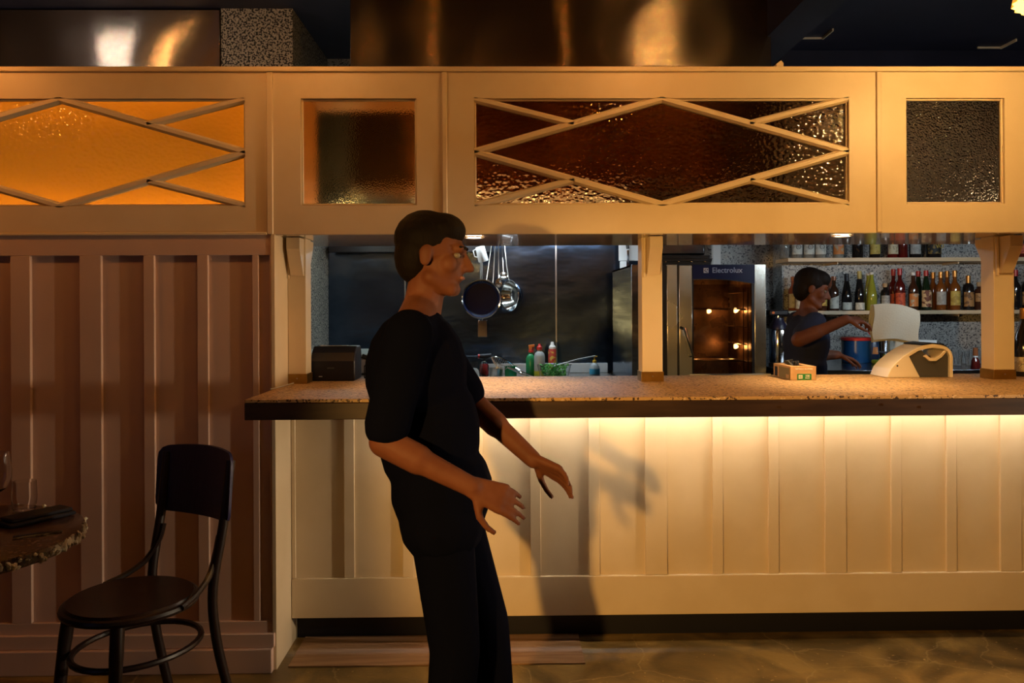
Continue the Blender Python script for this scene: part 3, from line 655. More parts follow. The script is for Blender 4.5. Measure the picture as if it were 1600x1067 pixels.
for (px,y,w_,h_,lab,mm) in ((741,5.66,0.06,0.13,'clear tall glass tub beside the blow torch',M['glass']),(798,5.62,0.045,0.10,'green glass tub under the wire strainer',M['greenliq']),(775,5.66,0.05,0.085,'dull steel tub behind the wire strainer',M['oldsteel'])):
    lathe_thing('tub', lab, 'tub', px, y, BZ, [('tub_wall',[(0,0),(w_*0.85,0),(w_*0.9,0.004),(w_,h_),(w_*0.95,h_),(w_*0.84,0.006),(0,0.006)],mm,24)])
for dy, lab in ((0.0,'steel tongs lying slanted in front of the herb bowl'),):
    a = at(793, 571, 5.5); b = at(836, 590, 5.5)
    t = thing('tongs', lab, 'tongs', (a.x,5.5,BZ))
    for s_ in (-1,1): MB().tube([(a.x,5.5,BZ+0.10),((a.x+b.x)/2,5.5+s_*0.012,BZ+0.062+s_*0.008),(b.x+0.02,5.5+s_*0.02,BZ+0.012+s_*0.006)],0.005,6,flat=0.5).build('arm', M['chrome'], t)
x = ax(765,5.5,585); o = MB().box(x-0.13,x+0.10,5.46,5.56,BZ+0.0005,BZ+0.012).build('chopping_mat', mat('translucent_mat',(0.5,0.55,0.58),0.3,trans=0.4), bevel=0.003); tag(o,'thin pale chopping mat at front of the sink bench','chopping mat')
x = ax(800,5.5,585); o = MB().lathe([(0,0),(0.05,0),(0.052,0.004),(0.05,0.012),(0,0.012)],24,c=(x,5.52,BZ+0.013)).build('blue_lid', M['bluelab']); tag(o,'small round blue tub lid below the wire strainer','dish')  # a loose blue tub lid
# dish rack at the left with cutlery, pale appliance
t = thing('dish_machine', 'pale steel dishwashing machine top behind the black printer', 'dishwasher', (-0.98,5.1,0))
MB().box(-1.31,-0.62,4.75,5.40,0.001,1.10).build('body', M['oldsteel'], t, bevel=0.008)
MB().box(-1.31,-0.62,4.74,5.40,1.1005,1.125).build('lid', mat('pale_green_steel',(0.50,0.56,0.52),0.4,metal=0.3), t, bevel=0.004)
MB().tube([(-1.18,4.72,1.0),(-1.18,4.70,1.01),(-0.75,4.70,1.01),(-0.75,4.72,1.0)],0.008,8).build('handle', M['blacksteel'], t)
t = thing('wire_rack', 'black wire rack with loops behind the printer', 'rack', (-0.66,4.2,ZC))
px0 = at(560,552,3.52); m = MB()
x0 = ax(570,3.52); x1 = ax(612,3.52)
m.tube([(x0,3.50,ZC+0.004),(x1,3.50,ZC+0.004),(x1,3.56,ZC+0.004),(x0,3.56,ZC+0.004)],0.003,5,closed=True)
m.tube([(x0,3.50,ZC+0.055),(x1,3.50,ZC+0.095),(x1,3.56,ZC+0.095),(x0,3.56,ZC+0.055)],0.003,5,closed=True)
for k in range(7):
    f = k/6; xx = x0+(x1-x0)*f; zt = ZC+0.055+0.04*f
    for yy in (3.50,3.56): m.tube([(xx,yy,ZC+0.004),(xx,yy,zt+ (0.025 if k%2 else 0))],0.0022,5)
m.build('wires', M['blacksteel'], t)
MB().tube([(x0-0.01,3.50,ZC+0.10),(x0+0.05,3.50,ZC+0.075)],0.010,8,flat=0.6).build('grip', M['rubber'], t)

# ================================================================== OVEN
OY = 5.17
ox0, ox1 = ax(987, OY), ax(1197, OY); oz1 = az(413, OY, 1100); oz0 = 0.62
ov = thing('combi_oven', 'stainless combi oven with glowing glass door behind the middle post', 'oven', ((ox0+ox1)/2, 5.6, 0))
yb = 6.05
gx0, gx1 = ax(1084,OY), ax(1175,OY); gz1 = az(438,OY,1130); gz0 = oz0+0.08
m = MB(); m.box(ox0,ox0+0.012,OY+0.03,yb,oz0,oz1).box(ox1-0.012,ox1,OY+0.03,yb,oz0,oz1).box(ox0,ox1,OY+0.03,yb,oz1-0.012,oz1).box(ox0,ox1,yb-0.012,yb,oz0,oz1).box(ox0,ox1,OY+0.03,yb,oz0,oz0+0.012)
m.build('body', M['wallsteel'], ov, smooth=None)
MB().box(ox0, ax(1034,OY), OY, OY+0.029, oz0, oz1).build('control_panel', M['steel'], ov, bevel=0.003)
MB().box(ax(1034,OY)+0.0005, ax(1042,OY), OY+0.006, OY+0.029, oz0, oz1-0.004).build('dark_gap_strip', M['blackplastic'], ov)
M['pillar'] = mat('pillar_steel',(0.56,0.55,0.50),0.26,metal=1,aniso=0.6,roughvar=0.06,vscale=4)
MB().box(ax(1042,OY)+0.0005, ax(1058.5,OY), OY, OY+0.029, oz0, oz1).build('pillar', M['pillar'], ov, bevel=0.003)
MB().box(ax(1058.7,OY), ax(1061,OY), OY+0.006, OY+0.029, oz0, oz1-0.004).build('dark_gap_strip', M['blackplastic'], ov)
MB().box(ax(1061,OY), ax(1081.5,OY), OY-0.004, OY+0.029, oz0, oz1-0.004).build('door_stile', M['pillar'], ov, bevel=0.003)
MB().box(ax(1179,OY), ox1, OY, OY+0.029, oz0, oz1).build('pillar', M['pillar'], ov, bevel=0.003)
dr = MB().box(ax(1081.8,OY), gx0, OY, OY+0.025, oz0, oz1-0.004).box(gx1, ax(1178.6,OY), OY, OY+0.025, oz0, oz1-0.004).box(gx0,gx1,OY,OY+0.025,oz0,gz0).build('door', M['blackplastic'], ov, smooth=None)
zt = oz1-0.004; n_ = 14; xa_, xb_ = ax(1082,OY), ax(1178.5,OY)
cur = [(xa_+(xb_-xa_)*k/n_, gz1+0.006-0.030*(k/n_)**2.0+0.006*math.sin(k/n_*3.1)) for k in range(n_+1)]
M['oveblue'] = mat('dark_blue_fascia',(0.006,0.009,0.055),0.3)
sub(MB().prism([(xa_,zt)]+cur+[(xb_,zt)], OY-0.008, OY+0.0).build('header', M['oveblue'], smooth=None), dr)
sub(MB().tube([(a,OY-0.008,b) for a,b in cur],0.0025,5).build('header_trim', M['darkgrey']), dr)
M['logo'] = mat('pale_blue_lettering',(0.42,0.45,0.58),0.5)
lx = ax(1135,OY); lz = az(422.5,OY,1130)
tx = text('brand_lettering','Electrolux',0.049,(lx+0.004,OY-0.0087,lz),M['logo'],ov,sx=0.98)
ex = ax(1103,OY); m = MB(); q = 0.016
m.box(ex-q,ex+q,OY-0.0088,OY-0.0082,lz-q,lz+q); sq = m.build('brand_emblem', M['logo'], ov)
m = MB(); 
m.prism([(ex-q*0.75,lz+q*0.1),(ex-q*0.1,lz+q*0.8),(ex+q*0.1,lz+q*0.8),(ex-q*0.5,lz),(ex+q*0.8,lz-q*0.8),(ex+q*0.4,lz-q*0.85),(ex-q*0.75,lz-q*0.2)],OY-0.0094,OY-0.0089)
m.prism([(ex+q*0.15,lz+q*0.2),(ex+q*0.8,lz+q*0.8),(ex+q*0.8,lz+q*0.35),(ex+q*0.4,lz-q*0.05)],OY-0.0094,OY-0.0089)
sub(m.build('emblem_cut', M['oveblue'], smooth=None), sq)
M['ovenglass'] = mat('oven_glass',(0.62,0.52,0.45),0.02,trans=1.0,ior=1.35)
sub(MB().box(gx0+0.0005,gx1-0.0005,OY+0.006,OY+0.011,gz0+0.0005,gz1-0.026).build('door_glass', M['ovenglass']), dr)
a = at(1069,512,OY-0.05); b = at(1084,557,OY-0.055)
h = MB().tube([a,b],0.013,4,flat=0.7).build('door_handle', M['chrome'], ov, bevel=0.003)
for q in (a,b): sub(MB().tube([q+((b-a)*0.06 if q is a else (a-b)*0.06),Vector((q.x-0.012,OY-0.004,q.z))],0.009,6).build('handle_arm', M['blackplastic']), h)
# cavity
M['cavity'] = mat('stained_cavity',(0.30,0.17,0.09),0.3,metal=0.6,col2=(0.12,0.06,0.03),vscale=9,roughvar=0.1)
m = MB(); cz0, cz1 = gz0-0.02, gz1+0.02; cx0, cx1 = gx0-0.05, gx1+0.01; cyb = 5.75
m.box(cx0-0.005,cx0,OY+0.032,cyb,cz0,cz1).box(cx1,cx1+0.005,OY+0.032,cyb,cz0,cz1).box(cx0,cx1,cyb,cyb+0.005,cz0,cz1).box(cx0,cx1,OY+0.032,cyb,cz0-0.005,cz0).box(cx0,cx1,OY+0.032,cyb,cz1,cz1+0.005)
m.build('cavity', M['cavity'], ov, smooth=None)
for k in range(7):
    z = gz0+0.10+k*0.115
    for xx in (cx1-0.03, cx0+0.03):
        MB().tube([(xx,OY+0.06,z),(xx,cyb-0.03,z)],0.004,5).build('shelf_runner', M['chrome'], ov)
    if k in (2,5):
        m = MB()
        m.tube([(cx0+0.04,OY+0.08,z+0.006),(cx1-0.03,OY+0.08,z+0.006),(cx1-0.03,cyb-0.06,z+0.006),(cx0+0.04,cyb-0.06,z+0.006)],0.0035,5,closed=True)
        for j in range(1,7): 
            yy = OY+0.08+j*0.07; m.tube([(cx0+0.04,yy,z+0.006),(cx1-0.03,yy,z+0.006)],0.002,4)
        m.build('wire_shelf', M['chrome'], ov)
for xx in (cx1-0.045, cx1-0.016):
    MB().tube([(xx,OY+0.07,gz0+0.02),(xx,OY+0.07,gz1-0.05)],0.004,5).build('rack_upright', M['chrome'], ov)
M['halogen'] = mat('oven_halogen',(1,.7,.3),0.4,emit=(1.0,0.50,0.14),estr=40)
for (px,py) in ((1107,486),(1149,485),(1149,541)):
    q = at(px,py,5.45); o = MB().lathe([(0,-0.018),(0.010,-0.014),(0.012,0),(0.010,0.014),(0,0.018)],12,c=q).build('oven_lamp', M['halogen'], ov)
    light('oven_glow','POINT',q+Vector((0,-0.03,0)),0.22,(1.0,0.48,0.14),ov,size=0.012)
MB().box(ax(1077,OY),ox1+0.02,OY-0.03,OY-0.006,az(585,OY,1130)-0.015,az(583.5,OY,1130)).build('drip_tray', M['white'], ov, bevel=0.002)
m = MB()
for xx in (ox0+0.05, ox1-0.05):
    for yy in (OY+0.08, yb-0.06): m = MB().tube([(xx,yy,0.001),(xx,yy,oz0)],0.022,8).build('leg', M['oldsteel'], ov)
# things on the oven
z = oz1+0.001
t = thing('baking_tray_stack', 'stack of black baking trays on top of the oven', 'tray', (ox0+0.3,5.4,z))
for k in range(3):
    zz = z+0.002+k*0.021; x0, x1 = ox0+0.16, ax(1108,5.25)+ (0,0.008,-0.006)[k]
    mm = MB(); mm.box(x0,x1,5.25,5.75,zz,zz+0.003).box(x0-0.012,x1+0.012,5.235,5.25,zz+0.012,zz+0.018).box(x0,x1,5.247,5.252,zz,zz+0.016).box(x0-0.012,x0,5.25,5.75,zz,zz+0.018).box(x1,x1+0.012,5.25,5.75,zz,zz+0.018)
    mm.build('tray', M['blacksteel'], t, smooth=None)
for px in (1041,1061,1081,1102):
    xx = ax(px,5.23); MB().lathe([(0,-0.006),(0.006,-0.004),(0.007,0.002),(0,0.006)],8,c=(xx,5.228,z+0.022)).build('rim_bead', M['chrome'], t)
t = thing('steel_bain_marie', 'blue grey steel pan resting on the black baking trays', 'pan', (ox0+0.3,5.4,z+0.07))
x0, x1 = ox0+0.18, ax(1103,5.25)
mm = MB(); mm.box(x0,x1,5.26,5.72,z+0.067,z+0.145).build('pan_body', M['steel'], t, bevel=0.012)
MB().box(x0-0.012,x1+0.012,5.25,5.73,z+0.1455,z+0.150).build('rim', M['chrome'], t, bevel=0.002)
t = thing('knife_block_rack', 'white wall rack with a black handled knife beside the middle post', 'rack', (ax(983,6.1),6.1,oz1))
x0, x1 = ax(968,6.1), ax(1000,6.1)
MB().box(x0,x1,6.12,6.14,oz1+0.08,oz1+0.30).build('rack_board', M['white'], t, bevel=0.003)
MB().box(x0+0.005,x0+0.05,6.06,6.115,oz1+0.002,oz1+0.075).build('white_carton', M['white'], t, bevel=0.003)
MB().tube([(x0+0.05,6.10,oz1+0.27),(x0+0.065,6.09,oz1+0.17)],0.012,8).build('knife_handle', M['blackplastic'], t)
MB().box(x0+0.058,x0+0.074,6.088,6.091,oz1+0.02,oz1+0.16).build('knife_blade', M['chrome'], t)
for k in range(5): MB().lathe([(0,-0.006),(0.005,0),(0,0.006)],8,c=(x1-0.01,6.11,oz1+0.04+k*0.055)).build('peg', M['chrome'], t)
o = MB().box(ax(1113,6.15),ax(1126,6.15),6.13,6.17,1.70,2.2).build('wall_conduit', M['white'], bevel=0.004); tag(o,'pale vertical conduit on terrazzo wall behind the oven','conduit')

# ================================================================== BOTTLE SHELVES
SYF = 5.78
for z, lab in ((1.363,'lower pale timber shelf carrying spirits on bar wall'),(1.750,'upper pale timber shelf carrying white labelled bottles on bar wall')):
    t = thing('bottle_shelf', lab, 'shelf', (3.1, 6.0, z-0.03), 0, 'bar wall shelves')
    MB().box(2.11, 4.4, SYF, 6.048, z-0.028, z).build('board', M['shelf'], t, bevel=0.002)
    for xx in (2.5, 3.4, 4.2): MB().prism([(xx-.004,z-.0285),(xx+.004,z-.0285),(xx+.004,z-.045),(xx-.004,z-.045)],SYF+0.06,6.047).build('bracket', M['shelf'], t)
G = {}
def gl(name, col, tr=0.0, rough=0.08): 
    if name not in G: G[name] = mat('bottle_'+name, col, rough, trans=tr, spec=0.6)
    return G[name]
gl('dark',(0.012,0.010,0.010)); gl('green',(0.010,0.022,0.010)); gl('amber',(0.24,0.075,0.014),0.25); gl('clear',(0.62,0.64,0.62),0.75)
gl('rose',(0.40,0.13,0.07),0.35); gl('lime',(0.40,0.42,0.05),0.3); gl('redliq',(0.10,0.010,0.008),0.1); gl('brown',(0.055,0.020,0.010),0.1)
def lab_m(name, col, col2=None, sc=40): 
    if 'L'+name not in G: G['L'+name] = mat('label_'+name, col, 0.6, col2=col2, vscale=sc, ramp=(0.52,0.56))
    return G['L'+name]
lab_m('white',(0.66,0.66,0.60),(0.50,0.50,0.46)); lab_m('yellow',(0.55,0.42,0.10),(0.40,0.28,0.06)); lab_m('cream',(0.62,0.54,0.36),(0.40,0.30,0.18))
lab_m('grey',(0.40,0.40,0.38),(0.30,0.30,0.28)); lab_m('black',(0.012,0.012,0.012),(0.20,0.13,0.03)); lab_m('red',(0.60,0.10,0.04),(0.35,0.04,0.02)); lab_m('orange',(0.60,0.22,0.06),(0.50,0.42,0.30),30)
lab_m('kraft',(0.38,0.20,0.07),(0.14,0.07,0.03),28); lab_m('art',(0.62,0.45,0.25),(0.15,0.05,0.03),22)
C = {'red':mat('cap_red',(0.40,0.02,0.02),0.3),'gold':mat('cap_gold',(0.45,0.22,0.06),0.3,metal=0.6),'dark':M['blackplastic'],'cork':mat('cork',(0.45,0.30,0.16),0.7),'white':M['white'],'lime':mat('foil_olive',(0.42,0.36,0.12),0.35),'copper':mat('cap_copper',(0.30,0.09,0.03),0.3)}
def bottle(px, ztop, base, r, glass, cap, label, lz=(0.10,0.55), shape='spirit', y=5.90, text_label='', capl=0.10, cat='bottle', grp='bottles on the bar wall shelves', neck=None, slant=False, py=480, fill=None):
    x = ax(px, y, py); H = ztop-base
    t = thing('bottle', text_label, cat, (x, y, base), 0, grp)
    rn = neck or 0.0135
    if shape == 'wine': prof = [(0,0),(r*0.9,0),(r,0.006),(r,H*0.58),(r*0.86,H*0.66),(rn*1.5,H*0.76),(rn,H*0.82),(rn,H-0.001),(0,H-0.001)]
    elif shape == 'slope': prof = [(0,0),(r*0.92,0),(r,0.006),(r*0.97,H*0.42),(r*0.7,H*0.62),(rn*1.3,H*0.78),(rn,H*0.84),(rn,H-0.001),(0,H-0.001)]
    elif shape == 'squat': prof = [(0,0),(r*0.94,0),(r,0.006),(r,H*0.66),(r*0.85,H*0.74),(rn*1.1,H*0.79),(rn,H*0.82),(rn,H-0.001),(0,H-0.001)]
    else: prof = [(0,0),(r*0.94,0),(r,0.006),(r,H*0.56),(r*0.92,H*0.62),(rn*1.25,H*0.71),(rn,H*0.75),(rn,H-0.001),(0,H-0.001)]
    MB().lathe(prof, 18, c=(x,y,base+0.0005)).build('glass_body', glass, t)
    cl = max(0.012, H*capl); rc = rn+0.0028
    MB().lathe([(rn*0.5,H-cl),(rc,H-cl),(rc,H-0.002),(rc*0.9,H),(0,H)],14,c=(x,y,base+0.0008)).build('cap', cap, t)
    if label:
        n = 16; a0, a1 = R(-165), R(-15); vs = []; z0, z1 = base+H*lz[0], base+H*lz[1]
        for k in range(n+1):
            a = a0+(a1-a0)*k/n; c_, s_ = math.cos(a), math.sin(a); rr_ = r+0.0008
            zz = z1 - (H*0.12*(1-k/n) if slant else 0)
            vs += [(x+rr_*c_, y+rr_*s_, z0), (x+rr_*c_, y+rr_*s_, zz)]
        fs = [(2*k,2*k+2,2*k+3,2*k+1) for k in range(n)]
        MB().add(vs, fs).build('paper_label', label, t)
    return t, x, y
LO, UP = 1.3635, 1.7505
def zt(py, px): return at(px, py, 5.90).z
Lw = [ # px, top py, r, glass, cap, label, lz, shape, capl, text
 (1239,432,0.034,'rose','copper','white',(0.08,0.50),'spirit',0.12,'leftmost tall rose bottle on lower shelf behind the bartender'),
 (1250,431,0.036,'rose','copper','white',(0.06,0.50),'spirit',0.12,'rose bottle with large white label next to the leftmost bottle'),
 (1268,434,0.036,'amber','copper','kraft',(0.15,0.45),'spirit',0.10,'amber bottle with thin neck behind the bartender head'),
 (1285,436,0.033,'brown','copper','yellow',(0.15,0.45),'spirit',0.10,'brown bottle with a square yellow label on lower shelf'),
 (1297,432,0.028,'rose','copper',None,(0,0),'spirit',0.12,'slim rose bottle between yellow and slanted labels'),
 (1303,432,0.034,'brown','copper','white',(0.06,0.46),'spirit',0.12,'brown bottle with slanted white label on lower shelf'),
 (1323,428,0.036,'dark','dark','white',(0.02,0.22),'slope',0.24,'dark sloping wine bottle with low white label'),
 (1343,424,0.035,'dark','lime','white',(0.02,0.20),'slope',0.28,'dark sloping wine bottle with olive foil neck'),
 (1357,427,0.032,'lime','white',None,(0,0),'slope',0.05,'lime bottle half hidden behind the yellow green liqueur'),
 (1362,426,0.038,'lime','white',None,(0,0),'slope',0.06,'yellow green liqueur bottle with bare glass on lower shelf'),
 (1383,443,0.032,'dark','cork','grey',(0.25,0.55),'squat',0.14,'short dark bottle with cork stopper and grey label'),
 (1396,420,0.036,'redliq','red','red',(0.08,0.40),'spirit',0.16,'red capped dark bottle left of the matching pair'),
 (1406,420,0.037,'redliq','red','red',(0.08,0.42),'spirit',0.16,'red capped bottle with orange red label right of the pair'),
 (1427,426,0.034,'brown','white','orange',(0.10,0.44),'spirit',0.08,'dark bottle with pale neck and orange label'),
 (1435,423,0.035,'green','red',None,(0,0),'slope',0.14,'dark green bottle with red cap half hidden on lower shelf'),
 (1447,423,0.037,'green','red','art',(0.08,0.50),'slope',0.14,'dark green bottle with red cap and painted vermouth label'),
 (1458,425,0.033,'amber','gold',None,(0,0),'spirit',0.16,'leftmost of four amber bottles with gold caps'),
 (1470,425,0.036,'amber','gold','grey',(0.14,0.48),'spirit',0.16,'second of four amber bottles, greyish label'),
 (1480,423,0.033,'amber','gold',None,(0,0),'spirit',0.16,'third of four amber bottles, half hidden'),
 (1492,423,0.037,'amber','gold','yellow',(0.12,0.48),'spirit',0.16,'rightmost of four amber bottles, yellow label'),
 (1513,431,0.038,'dark','gold','kraft',(0.10,0.52),'squat',0.22,'squat dark bottle with gold neck foil and kraft label'),
 (1530,441,0.034,'brown','cork','kraft',(0.30,0.60),'squat',0.16,'short brown bottle with cork beside the right post'),
 (1587,422,0.034,'dark','red',None,(0,0),'spirit',0.16,'red capped dark bottle just right of the right post'),
 (1604,422,0.037,'dark','red','kraft',(0.12,0.45),'spirit',0.16,'red capped dark bottle at the picture edge on lower shelf')]
for i, (px,ty,r,g,c,l,lz_,sh,cl,tx_) in enumerate(Lw):
    back = i in (0,4,8,11,14,16,18)
    bottle(px, zt(ty,px), LO, r, G[g], C[c], G['L'+l] if l else None, lz_, sh, 5.97 if back else 5.87, tx_, cl, slant=('slanted white' in tx_))
Uw = [
 (1226,0.30,0.034,'clear','white',None,'spirit','clear bottle at the left end of the upper shelf'),
 (1245,0.30,0.040,'clear','dark','white','squat','clear bottle with round emblem label, leftmost of three alike'),
 (1264,0.30,0.040,'clear','dark','white','squat','clear bottle with round emblem label, middle of three alike'),
 (1282,0.30,0.040,'clear','dark','white','squat','clear bottle with round emblem label, rightmost of three alike'),
 (1310,0.30,0.040,'clear','dark','orange','squat','clear bottle with an orange roundel on upper shelf'),
 (1340,0.30,0.038,'dark','dark',None,'wine','plain black bottle on upper shelf'),
 (1367,0.30,0.038,'dark','gold','yellow','wine','dark wine bottle with yellow label on upper shelf'),
 (1395,0.30,0.038,'redliq','dark','cream','wine','dark red wine bottle with cream label on upper shelf'),
 (1411,0.30,0.034,'redliq','red',None,'wine','bare dark red bottle on upper shelf'),
 (1430,0.30,0.040,'dark','dark','grey','wine','dark wine bottle with grey label on upper shelf'),
 (1459,0.30,0.052,'dark','gold','black','squat','broad black bottle with gold lettering on upper shelf'),
 (1597,0.30,0.040,'redliq','red','red','spirit','red and white labelled bottle on upper shelf past the right post')]
M['gold'] = mat('gold_print',(0.50,0.34,0.06),0.35,metal=0.5); M['ink'] = mat('dark_print',(0.05,0.05,0.05),0.6)
for (px,H,r,g,c,l,sh,tx_) in Uw:
    t, x, y = bottle(px, UP+H, UP, r, G[g], C[c], G['L'+l] if l else None, (0.10,0.50), sh, 5.88, tx_, 0.14)
    if 'emblem' in tx_:
        m = MB().tube([(x+0.016*math.cos(a),y-r-0.0012,UP+0.085+0.016*math.sin(a)) for a in [2*math.pi*k/20 for k in range(20)]],0.0022,5,closed=True); m.build('ring_emblem', M['ink'], t)
        text('label_letter','G',0.022,(x,y-r-0.0014,UP+0.085),M['ink'],t)
    if 'roundel' in tx_:
        MB().lathe([(0,0),(0.024,0),(0.024,0.001),(0,0.001)],24,M=Matrix.Translation((x-0.004,y-r-0.0004,UP+0.11))@Matrix.Rotation(math.pi/2,4,'X')).build('roundel', C['copper'], t)
    if 'gold lettering' in tx_:
        text('label_lettering','VO',0.045,(x+0.018,y-r-0.0014,UP+0.085),M['gold'],t)

# ================================================================== ON THE BACK BAR
x = ax(1216, 5.3, 530)
t = thing('vacuum_flask', 'tall steel pump flask with dark lid beside the oven', 'flask', (x,5.3,RZ))
MB().lathe([(0,0),(0.062,0),(0.064,0.006),(0.064,0.02),(0.060,0.022),(0,0.022)],24,c=(x,5.3,RZ+0.0005)).build('base_ring', M['blackplastic'], t)
MB().lathe([(0.058,0.022),(0.060,0.026),(0.060,0.235),(0.056,0.245),(0,0.245)],24,c=(x,5.3,RZ+0.0005)).build('body', M['chrome'], t)
MB().lathe([(0.056,0.243),(0.054,0.275),(0.036,0.30),(0.034,0.32),(0,0.322)],24,c=(x,5.3,RZ+0.0005)).build('lid', mat('navy_plastic',(0.012,0.014,0.05),0.35), t)
MB().box(x-0.075,x+0.055,5.25,5.35,RZ+0.335,RZ+0.375).build('pump_cap', M['blackplastic'], t, bevel=0.01)
MB().lathe([(0,0),(0.010,0),(0.009,0.003),(0,0.003)],12,M=Matrix.Translation((x-0.05,5.2495,RZ+0.355))@Matrix.Rotation(math.pi/2,4,'X')).build('red_button', M['orange'], t)
MB().tube([(x+0.05,5.3,RZ+0.36),(x+0.085,5.3,RZ+0.34),(x+0.088,5.3,RZ+0.18),(x+0.06,5.3,RZ+0.15)],0.008,8).build('handle', M['blackplastic'], t)
MB().tube([(x,5.3,RZ+0.32),(x,5.3,RZ+0.337)],0.02,12).build('pump_stem', M['chrome'], t)
def bx(px, y): return ax(px, y, 560)
x = bx(1338, 5.55)
t = thing('blue_tub', 'round blue plastic tub with red lid on back bar', 'tub', (x,5.55,RZ))
MB().lathe([(0,0),(0.094,0),(0.098,0.005),(0.098,0.155),(0,0.155)],32,c=(x,5.55,RZ+0.0005)).build('tub_body', mat('blue_plastic',(0.012,0.075,0.22),0.25), t)
MB().lathe([(0.098,0.155),(0.104,0.156),(0.105,0.172),(0.100,0.177),(0,0.177)],32,c=(x,5.55,RZ+0.0008)).build('lid', M['red'], t)
x = bx(1366, 5.72)
t = thing('spray_cleaner', 'dark blue spray cleaner bottle with red trigger on back bar', 'spray bottle', (x,5.72,RZ))
MB().lathe([(0,0),(0.055,0),(0.058,0.006),(0.05,0.11),(0.024,0.17),(0.015,0.19),(0,0.19)],20,M=Matrix.Translation((x,5.72,RZ+0.0005))@Matrix.Diagonal((1,0.6,1,1))).build('bottle', mat('dark_blue_plastic',(0.010,0.03,0.10),0.3), t)
MB().add([(x-0.03,5.6865,RZ+0.05),(x+0.03,5.6865,RZ+0.05),(x+0.022,5.689,RZ+0.10),(x-0.022,5.689,RZ+0.10)],[(0,1,2,3)]).build('label', G['Lorange'], t)
MB().tube([(x,5.72,RZ+0.19),(x-0.003,5.72,RZ+0.235)],0.012,10).build('neck', M['white'], t)
MB().prism([(x-0.055,RZ+0.235),(x-0.058,RZ+0.262),(x+0.03,RZ+0.268),(x+0.038,RZ+0.24)],5.705,5.735).build('trigger_head', M['red'], t, bevel=0.004)
MB().tube([(x-0.035,5.72,RZ+0.236),(x-0.045,5.72,RZ+0.21),(x-0.03,5.72,RZ+0.19)],0.005,6).build('trigger', M['red'], t)
x = bx(1381, 5.35)
t = thing('cocktail_shaker', 'tall polished steel shaker tin on a green cloth', 'shaker', (x,5.35,RZ+0.031))
MB().lathe([(0,0),(0.030,0),(0.032,0.004),(0.045,0.215),(0.046,0.218),(0.043,0.217),(0.030,0.006),(0,0.006)],28,c=(x,5.35,RZ+0.0325)).build('tin', M['chrome'], t)
MB().lathe([(0.0455,0.213),(0.0472,0.216),(0.0455,0.219)],28,c=(x,5.35,RZ+0.0325)).build('rim', M['chrome'], t)
x = bx(1386, 5.33); o = MB().box(x-0.07,x+0.07,5.24,5.42,RZ+0.0005,RZ+0.031).build('green_cloth', mat('lime_microfibre',(0.28,0.50,0.06),0.9,bump=(90,0.4)), bevel=0.012, seg=3); tag(o,'folded lime green cloth on back bar under the shaker','cloth')
def blob_bag(name, label, cat, c, sx, sy, sz, m, seed):
    bm = bmesh.new(); bmesh.ops.create_icosphere(bm, subdivisions=4, radius=1.0); rr = random.Random(seed)
    from mathutils import noise
    for v in bm.verts:
        q = v.co.copy(); d = 1+0.22*noise.noise(q*1.7+Vector((seed,0,0)))+0.08*noise.noise(q*5)
        z = max(-0.72, q.z*d)
        v.co = Vector((q.x*d*sx, q.y*d*sy, (z+0.72)*sz/1.6))
    me = bpy.data.meshes.new(name); bm.to_mesh(me); bm.free(); me.materials.append(m)
    for p_ in me.polygons: p_.use_smooth = True
    o = bpy.data.objects.new(name, me); COL.objects.link(o); o.location = c
    return tag(o, label, cat)
x = bx(1405,5.62); blob_bag('paper_bag','crumpled pale paper bag on back bar behind the shaker','bag',(x,5.62,RZ+0.001),0.075,0.06,0.19,mat('crumpled_paper',(0.55,0.53,0.46),0.8,bump=(25,0.6)),5)
x = bx(1405,5.12)
t = thing('blue_scoop', 'glossy blue plastic scoop on back bar beside the ivory stand', 'scoop', (x,5.12,RZ))
Mx = Matrix.Translation((x,5.12,RZ+0.085)) @ Matrix.Rotation(R(96),4,'Y') @ Matrix.Rotation(R(20),4,'X')
MB().lathe([(0,-0.05),(0.025,-0.045),(0.034,-0.02),(0.036,0.05),(0.033,0.05),(0.031,-0.018),(0,-0.042)],20,M=Mx).build('scoop_bowl', mat('blue_gloss',(0.015,0.06,0.22),0.15), t)
MB().tube([Mx@Vector((0,0,-0.045)),Mx@Vector((0,0,-0.12))],0.008,8).build('handle', M['blackplastic'], t)
MB().tube([(x,5.12,RZ+0.001),(x,5.12,RZ+0.05)],0.01,8).build('stand', M['blackplastic'], t)
x = bx(1438,5.3); o = MB().box(x-0.07,x+0.07,5.22,5.38,RZ+0.0005,RZ+0.17).build('white_carton', M['white'], bevel=0.004); tag(o,'plain white carton on back bar behind the ivory stand','carton')
x = bx(1472,5.1)
t = thing('black_grinder', 'black dome topped grinder behind the ivory stand', 'grinder', (x,5.1,RZ))
MB().lathe([(0,0),(0.05,0),(0.05,0.09),(0.04,0.12),(0,0.135)],20,c=(x,5.1,RZ+0.0005)).build('body', M['blackplastic'], t)
MB().lathe([(0.012,0.13),(0.014,0.15),(0,0.155)],12,c=(x,5.1,RZ+0.0005)).build('knob', M['blackplastic'], t)
tum = [(0,0),(0.026,0),(0.028,0.004),(0.036,0.09),(0.034,0.09),(0.026,0.008),(0,0.008)]
for px,y,lab in ((1495,5.25,'clear tumbler nearest the ivory stand'),(1506,5.42,'clear tumbler standing second from the ivory stand'),(1516,5.25,'clear tumbler standing behind the sauce bottle'),(1527,5.42,'clear tumbler beside the right post')):
    x = bx(px,y); t = thing('tumbler', lab, 'glass', (x,y,RZ), 0, 'tumblers on the back bar')
    MB().lathe(tum,20,c=(x,y,RZ+0.0005)).build('glass_wall', M['glass'], t)
x = bx(1524,4.97)
t = thing('bitters_bottle', 'small dark bitters bottle with brown cap by right post', 'bottle', (x,4.97,RZ))
